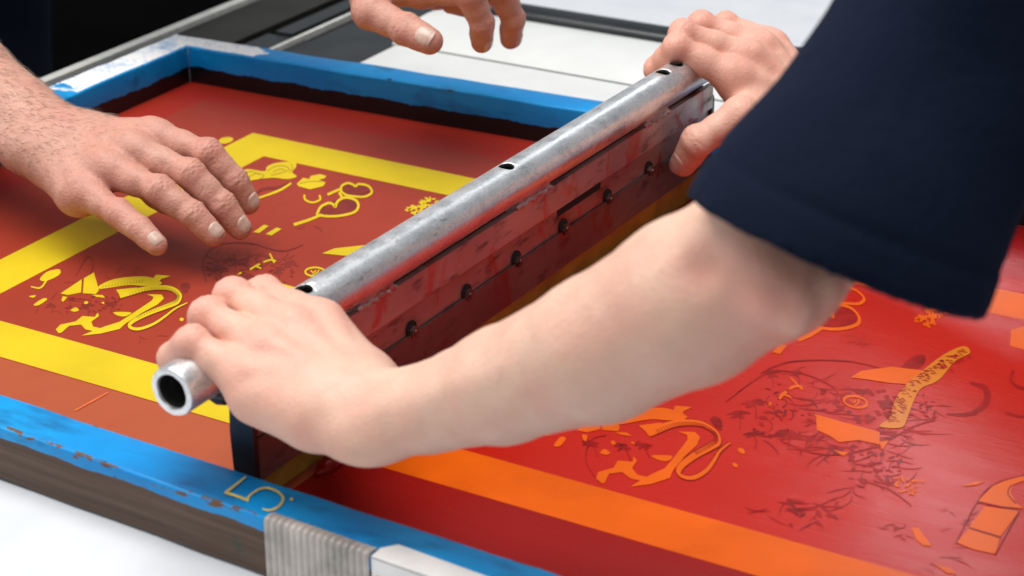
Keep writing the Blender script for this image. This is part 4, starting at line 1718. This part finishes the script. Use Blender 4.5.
J, R, Dn, N = hand_joints(PB_N, -1, 0.97, 0.9, 0.82)
for k, p in (('t1', (-0.526, 0.760, 0.081)), ('t2', (-0.543, 0.777, 0.066)), ('t3', (-0.5535, 0.784, 0.050))):
    J[k] = np.array(p)
for n_ in range(3):
    Dn['t%d' % n_] = unit(J['t%d' % (n_ + 1)] - J['t%d' % n_])
    N['t%d' % n_] = unit(np.array([1, 0.2, 0.2]) - Dn['t%d' % n_] * (Dn['t%d' % n_] @ np.array([1, 0.2, 0.2])))
w = J['W']
C1, C2, C3, C4 = deep(430, 408, 0.945), deep(505, 385, 0.915), deep(600, 349, 0.875), deep(690, 301, 0.842)
El = deep(768, 256, 0.815)
Sh = np.array([-0.185, 0.800, 0.405])
dorsal = R[:, 2]
fdir = unit(El - w)
nflat = unit(dorsal - fdir * (dorsal @ fdir))
limbB = [(w, C1, 0.0215, 0.0218, (nflat, 1.10)), (C1, C2, 0.0218, 0.0272), (C2, C3, 0.0272, 0.0328), (C3, C4, 0.0328, 0.0362), (C4, El, 0.0362, 0.0345),
         (El, El + (Sh - El) * 0.3, 0.0350, 0.0365), (El + (Sh - El) * 0.3, Sh, 0.0365, 0.046),
         (deep(786, 290, 0.79), deep(800, 278, 0.79), 0.0185, 0.0175)]
V1a, Q1a, B1a = build_arm(J, R, Dn, N, -1, 1.0, limbB, 0.0011, False, 1.0, 3)
N1a = vnormals(V1a, Q1a)
for (sx, sy, dp, ln_, wd_, amp_) in ((705, 268, 0.80, (42, -26), 0.009, -0.0040), (742, 250, 0.80, (60, 42), 0.009, 0.0022), (800, 312, 0.78, (20, 6), 0.014, 0.0042),
                                     (560, 396, 0.86, (140, -36), 0.012, -0.0008), (440, 392, 0.92, (110, -40), 0.006, 0.0008)):
    ax_l = unit(deep(sx + ln_[0], sy + ln_[1], dp) - deep(sx, sy, dp))
    c_ = deep(sx, sy, dp)
    rv = unit(c_ - CAM)
    q_ = V1a - c_
    q_ = q_ - np.outer(q_ @ rv, rv)
    t_ = q_ @ ax_l
    hl = np.linalg.norm(ln_) * dp / FPX * 0.6
    o2 = (q_ ** 2).sum(1) - t_ ** 2
    g_ = np.exp(-(t_ / hl) ** 2 - o2 / wd_ ** 2) * np.clip(N1a @ -rv * 2, 0, 1)
    V1a = V1a + N1a * (amp_ * g_)[:, None]
e_ = np.zeros(len(V1a))
for sx, sy, dp, wd_, am_ in ((702, 272, 0.80, 0.013, 0.62), (770, 300, 0.79, 0.032, 0.75), (800, 322, 0.78, 0.018, 0.45), (610, 330, 0.85, 0.03, 0.25)):
    c_ = deep(sx, sy, dp)
    rv = unit(c_ - CAM)
    q_ = V1a - c_
    q_ = q_ - np.outer(q_ @ rv, rv)
    e_ = np.maximum(e_, am_ * np.exp(-(q_ ** 2).sum(1) / wd_ ** 2))
B1a = np.clip(np.maximum(B1a * 0.85, e_) + 0.24 * np.exp(-np.maximum((V1a - w) @ fdir + 0.01, 0) / 0.05), 0, 1)
JN = (J, Dn, N)

J, R, Dn, N = hand_joints(PB_F, 1, 1.03, 0.9)
El2 = np.array([-0.245, 1.330, 0.175])
Sh2 = np.array([-0.06, 1.20, 0.43])
w = J['W']
fdir = unit(El2 - w)
dorsal = R[:, 2]
nflat = unit(dorsal - fdir * (dorsal @ fdir))
fl2 = lambda t: w * (1 - t) + El2 * t
limbF = [(fl2(0.0), fl2(0.3), 0.0265, 0.030, (nflat, 1.28)), (fl2(0.3), fl2(0.75), 0.030, 0.042, (nflat, 1.1)),
         (fl2(0.75), fl2(1.0), 0.042, 0.039), (El2, Sh2, 0.039, 0.050)]
V2a, Q2a, B2a = build_arm(J, R, Dn, N, 1, 1.03, limbF, 0.0012, False, 1.0, 3)
JF = (J, Dn, N)
# hidden trunk under the shirt, joining the arms
T = Field((-0.25, 0.62, -0.10), (0.30, 1.40, 0.58), 0.009)
for q in ((Sh, Sh2, 0.055, 0.055), ((0.02, 1.0, 0.42), (0.10, 1.0, -0.02), 0.10, 0.10), (Sh, (0.03, 0.95, 0.38), 0.05, 0.08), (Sh2, (0.03, 1.05, 0.38), 0.05, 0.08),
          ((0.0, 1.0, 0.44), (-0.04, 1.0, 0.53), 0.055, 0.05)):
    T.add(q, 0.03, 0.05)
V3a, Q3a = surface_nets(T.F, T.lo, 0.009)
me = np_mesh('body', [(V1a, Q1a), (V2a, Q2a), (V3a, Q3a)], np.concatenate([B1a, np.clip(B2a * 0.8 + 0.30, 0, 1), np.zeros(len(V3a))]))
bodyB = place(link_mesh('body', me, M_SKIN_B), personB)
bodyB['label'] = 'bare arms and hands of the person pushing the squeegee'
bpy.context.view_layer.update()
for f_ in ('t',):
    nail_mesh(*JF, f_, 1.03, M_NAIL_B, bodyB, V2a)

# T-shirt: wide hanging sleeve cut by its hem, shoulders and chest
pA, pB = deep(706, 199, 0.800), deep(973, 311, 0.745)
Hc = (pA + pB) / 2
hemv = unit(pB - pA)
ray_ = unit(Hc - CAM)
up_s = unit(np.cross(ray_, hemv))
if up_s[2] < 0:
    up_s = -up_s
up_s = unit(up_s - 0.16 * ray_)
dep_v = unit(np.cross(hemv, up_s))
halfw = np.linalg.norm(pB - pA) / 2
ax1 = deep(992, -10, 0.79)
Tt = Field((-0.44, 0.46, -0.12), (0.32, 1.42, 0.62), 0.0030)
Hlow = Hc - (ax1 - Hc) * 0.35
sl_r0 = halfw * 0.99
for q in ((Hlow, Hc, sl_r0 * 1.04, sl_r0, (dep_v, 1.22)), (Hc, ax1, sl_r0, sl_r0 * 0.86, (dep_v, 1.18)), (ax1, Sh + np.array([0.03, 0.03, 0.03]), sl_r0 * 0.86, 0.068)):
    Tt.add(q, 0.02, 0.05)
sleeve = None
for q in ((Sh + np.array([0.02, 0.03, 0.02]), Sh2 + np.array([0.04, 0.0, 0.02]), 0.078, 0.078), ((0.03, 1.0, 0.40), (0.12, 1.0, -0.05), 0.145, 0.15),
          (Sh + np.array([0.03, 0.04, 0.01]), (0.05, 0.93, 0.30), 0.07, 0.12), (Sh2 + np.array([0.03, 0.0, 0]), (0.05, 1.07, 0.30), 0.07, 0.12),
          (Sh2, El2 * 0.45 + Sh2 * 0.55, 0.068, 0.066)):
    Tt.add(q, 0.03, 0.05)
X, Y, Z = Tt.axes(tuple(slice(0, n_) for n_ in Tt.shape))
# cut the hem and hollow the sleeve
pl = -((X - Hc[0]) * up_s[0] + (Y - Hc[1]) * up_s[1] + (Z - Hc[2]) * up_s[2]).astype(np.float32)
# small waves along the hem
sx_ = (X - Hc[0]) * hemv[0] + (Y - Hc[1]) * hemv[1] + (Z - Hc[2]) * hemv[2]
pl = pl + (0.0016 * np.sin(sx_ * 40 + 0.6)).astype(np.float32)
near_sleeve = ((X - Hc[0]) ** 2 + (Y - Hc[1]) ** 2 + (Z - Hc[2]) ** 2) < 0.17 ** 2
Tt.F = np.where(near_sleeve, np.maximum(Tt.F, pl), Tt.F)
inner = Field(Tt.lo, Tt.lo + (np.array(Tt.shape) - 1) * Tt.h, Tt.h)
inner.F = np.full(Tt.shape, 0.05, np.float32)
inner.add((Hlow, Hc, sl_r0 * 1.04 - 0.0085, sl_r0 - 0.0085, (dep_v, 1.22)), 0.02, 0.05)
inner.add((Hc, Hc * 0.45 + ax1 * 0.55, sl_r0 - 0.0085, sl_r0 * 0.76, (dep_v, 1.22)), 0.02, 0.05)
Tt.F = np.maximum(Tt.F, -inner.F)
Vs_, Qs_ = surface_nets(Tt.F, Tt.lo, Tt.h)
Vs_ = relax(Vs_, Qs_, 3)
Ns_ = vnormals(Vs_, Qs_)
# soft folds that fan from the armpit towards the hem
rel_ = Vs_ - Hc
al = rel_ @ up_s
ac = rel_ @ hemv
fold = np.sin(ac * 48 + al * 16 + 1.3 * np.sin(al * 30)) * 0.0034 * np.clip(0.25 + al * 6, 0, 1)
fold += np.sin(ac * 70 - al * 40) * 0.0010 * np.clip(al * 8, 0, 1)
fold *= np.clip(rel_ @ -ray_ * 40 + 0.2, 0, 1)
fold += -0.0012 * np.exp(-((al - 0.020) / 0.0022) ** 2) * (np.linalg.norm(rel_, axis=1) < 0.12)
Vs_ = Vs_ + Ns_ * fold[:, None]
shirtB = place(link_mesh('shirt', np_mesh('shirt', [(Vs_, Qs_)]), M_NAVY), personB)
shirtB['label'] = 'navy T-shirt with a wide hanging short sleeve'

# ---------------- person on the left, reaching over the screen
PA_R = [-0.9294, 0.9864, 0.0639, 0.2669, -0.0846, -0.0175, 1.2179, 12.0219, 40.2554, 21.2197, -1.0317, 15.4033, 32.2892, 15.7522, -1.8979, 13.9168,
        20.3402, 14.2605, -14.1207, 10.205, 6.9099, 10.8134, 12.0, 32.0, 10.0, 10.0, 45.0]
PA_L = [-0.8339, 1.2472, 0.1638, 0.3694, 0.1485, -0.0119, 6.0667, -16.7434, 89.5661, 21.4063, -14.6212, 14.5072, 61.0136, 22.808, -4.4224, 36.9077,
        92.0888, 41.7975, -13.0822, 83.5496, 27.5712, 45.7439, 56.5663, -12.7497, -51.0112, -1.1221, 104.7313]
personA = empty('person', 'person in dark navy workwear reaching two hairy hands over the red screen', 'person', (-1.44, 1.32, -0.92))
J, R, Dn, N = hand_joints(PA_R, 1, 1.0)
for k, p in (('t1', (-0.880, 1.010, 0.046)), ('t2', (-0.853, 1.004, 0.036)), ('t3', (-0.836, 1.003, 0.031))):
    J[k] = np.array(p)
for n_ in range(3):
    Dn['t%d' % n_] = unit(J['t%d' % (n_ + 1)] - J['t%d' % n_])
    N['t%d' % n_] = unit(np.array([0, 1, 0.3]) - Dn['t%d' % n_] * (Dn['t%d' % n_] @ np.array([0, 1, 0.3])))
w = J['W']
ElA = w + 0.262 * unit(np.array([-1, 0.22, 0.20]))
ShA = np.array([-1.37, 1.14, 0.40])
fdir = unit(ElA - w)
nflat = unit(R[:, 2] - fdir * (R[:, 2] @ fdir))
fa = lambda t: w * (1 - t) + ElA * t
limbA = [(fa(0.0), fa(0.2), 0.0305, 0.0330, (nflat, 1.25)), (fa(0.2), fa(0.45), 0.0330, 0.0405, (nflat, 1.12)), (fa(0.45), fa(0.8), 0.0405, 0.0465),
         (fa(0.8), fa(1.0), 0.0465, 0.044), (ElA, ElA * 0.6 + ShA * 0.4, 0.044, 0.048)]
VA1, QA1, BA1 = build_arm(J, R, Dn, N, 1, 1.0, limbA, 0.0011, True, 1.06, 1)
JA = (J, Dn, N)
armA = (w.copy(), ElA.copy(), nflat.copy(), R.copy(), J)
J, R, Dn, N = hand_joints(PA_L, -1, 1.0)
for n_ in range(3):
    tc = unit(np.array([0.15, -0.75, 0.65]))
    N['t%d' % n_] = unit(tc - Dn['t%d' % n_] * (Dn['t%d' % n_] @ tc))
w = J['W']
ElA2 = w + 0.255 * unit(np.array([-0.93, 0.20, 0.14]))
ShA2 = np.array([-1.37, 1.50, 0.42])
fdir = unit(ElA2 - w)
nflat = unit(R[:, 2] - fdir * (R[:, 2] @ fdir))
fa2 = lambda t: w * (1 - t) + ElA2 * t
limbA2 = [(fa2(0.0), fa2(0.25), 0.0285, 0.032, (nflat, 1.25)), (fa2(0.25), fa2(0.7), 0.032, 0.044), (fa2(0.7), fa2(1.0), 0.044, 0.044),
          (ElA2, ElA2 * 0.6 + ShA2 * 0.4, 0.044, 0.048)]
VA2, QA2, BA2 = build_arm(J, R, Dn, N, -1, 1.0, limbA2, 0.0012, True, 1.07, 1)
JA2 = (J, Dn, N)
T = Field((-1.66, 0.98, -0.30), (-1.10, 1.66, 0.62), 0.010)
for q in ((ShA, ShA2, 0.055, 0.055), ((-1.42, 1.32, 0.42), (-1.46, 1.32, -0.2), 0.10, 0.10), (ShA, ElA * 0.45 + ShA * 0.55, 0.05, 0.046),
          (ShA2, ElA2 * 0.45 + ShA2 * 0.55, 0.05, 0.046), ((-1.40, 1.32, 0.45), (-1.37, 1.32, 0.55), 0.055, 0.05)):
    T.add(q, 0.03, 0.05)
V3, Q3 = surface_nets(T.F, T.lo, 0.010)
bodyA = place(link_mesh('body', np_mesh('body', [(VA1, QA1), (VA2, QA2), (V3, Q3)], np.concatenate([np.clip(BA1 * 0.95 + 0.12, 0, 1), np.clip(BA2 + 0.15, 0, 1), np.zeros(len(V3))])), M_SKIN_A), personA)
bodyA['label'] = 'weathered hairy arms and hands held over the screen'
bpy.context.view_layer.update()
for f_ in 'imrp':
    nail_mesh(*JA, f_, 1.0, M_NAIL_A, bodyA, VA1)
for f_ in 'imt':
    nail_mesh(*JA2, f_, 1.0, M_NAIL_A, bodyA, VA2)

T = Field((-1.80, 0.90, -0.94), (-1.05, 1.78, 0.62), 0.008)
for q in ((ShA + np.array([-0.02, 0, 0]), ShA2 + np.array([-0.02, 0, 0]), 0.08, 0.08), ((-1.45, 1.26, 0.36), (-1.485, 1.25, -0.15), 0.12, 0.115),
          ((-1.45, 1.40, 0.36), (-1.485, 1.41, -0.15), 0.12, 0.115), (ShA, ElA * 0.55 + ShA * 0.45, 0.072, 0.066), (ShA2, ElA2 * 0.55 + ShA2 * 0.45, 0.072, 0.066),
          ((-1.485, 1.24, -0.15), (-1.49, 1.22, -0.9), 0.10, 0.075), ((-1.485, 1.42, -0.15), (-1.49, 1.44, -0.9), 0.10, 0.075)):
    T.add(q, 0.05, 0.08)
V_, Q_ = surface_nets(T.F, T.lo, 0.008)
V_ = relax(V_, Q_, 3)
N_ = vnormals(V_, Q_)
V_ = V_ + N_ * (0.004 * np.sin(V_[:, 2] * 34 + 6 * V_[:, 1]) * np.sin(V_[:, 1] * 22 + V_[:, 2] * 8))[:, None]
place(link_mesh('workwear', np_mesh('workwear', [(V_, Q_)]), M_NAVY_A), personA)

# hairs on the forearm and the back of the hand
w, El_, nf_, R_, J_ = armA
fd = unit(w - El_)
Nv = vnormals(VA1, QA1)
ax_t = (VA1 - w) @ fd
dors = Nv @ unit(nf_ + 0.0 * fd)
ulnar = Nv @ (-R_[:, 1])
dens = np.clip(0.25 + 0.9 * np.maximum(dors, ulnar * 0.8), 0, 1) * np.clip((0.060 - ax_t) / 0.06, 0, 1)
for f_ in 'imrp':
    m_ = J_[f_ + '0'] * 0.55 + J_[f_ + '1'] * 0.45
    dens = np.maximum(dens, 0.35 * np.exp(-((VA1 - m_) ** 2).sum(1) / 0.009 ** 2) * (Nv @ R_[:, 2] > 0.3))
dens[ax_t < -0.20] = 0
pick = RNG.choice(len(VA1), 3600, replace=True, p=dens / dens.sum())
bm_v, bm_f = [], []
for i in pick:
    p = VA1[i] - Nv[i] * 0.0003
    t = unit(fd * RNG.uniform(0.5, 1.0) + np.cross(Nv[i], fd) * RNG.normal(0.30, 0.28) + np.array([0, 0, -0.12]))
    t = unit(t - Nv[i] * (t @ Nv[i]))
    L = RNG.uniform(0.005, 0.0125) * (0.6 if ax_t[i] > 0.02 else 1)
    sd = unit(np.cross(Nv[i], t))
    wdt = RNG.uniform(0.00005, 0.00011)
    k0 = len(bm_v)
    lift = RNG.uniform(0.12, 0.5)
    for s_, u in ((0, 0), (0.4, 0.4), (0.75, 0.75)):
        c = p + t * L * u + Nv[i] * L * lift * (u - 0.55 * u * u) + sd * L * 0.05 * math.sin(u * 3)
        ww = wdt * (1 - 0.6 * u)
        bm_v += [c - sd * ww, c + Nv[i] * ww * 1.5, c + sd * ww]
    bm_v.append(p + t * L + Nv[i] * L * lift * 0.42)
    for a in (0, 3):
        for b in (0, 1, 2):
            c_ = (b + 1) % 3
            bm_f.append((k0 + a + b, k0 + a + c_, k0 + a + 3 + c_, k0 + a + 3 + b))
    for b in (0, 1, 2):
        bm_f.append((k0 + 6 + b, k0 + 6 + (b + 1) % 3, k0 + 9))
me = bpy.data.meshes.new('arm_hair')
me.from_pydata([tuple(v) for v in bm_v], [], bm_f)
me.update()
ah = link_mesh('arm_hair', me, M_HAIR)
ah.parent = bodyA
ah.matrix_parent_inverse = bodyA.matrix_world.inverted()
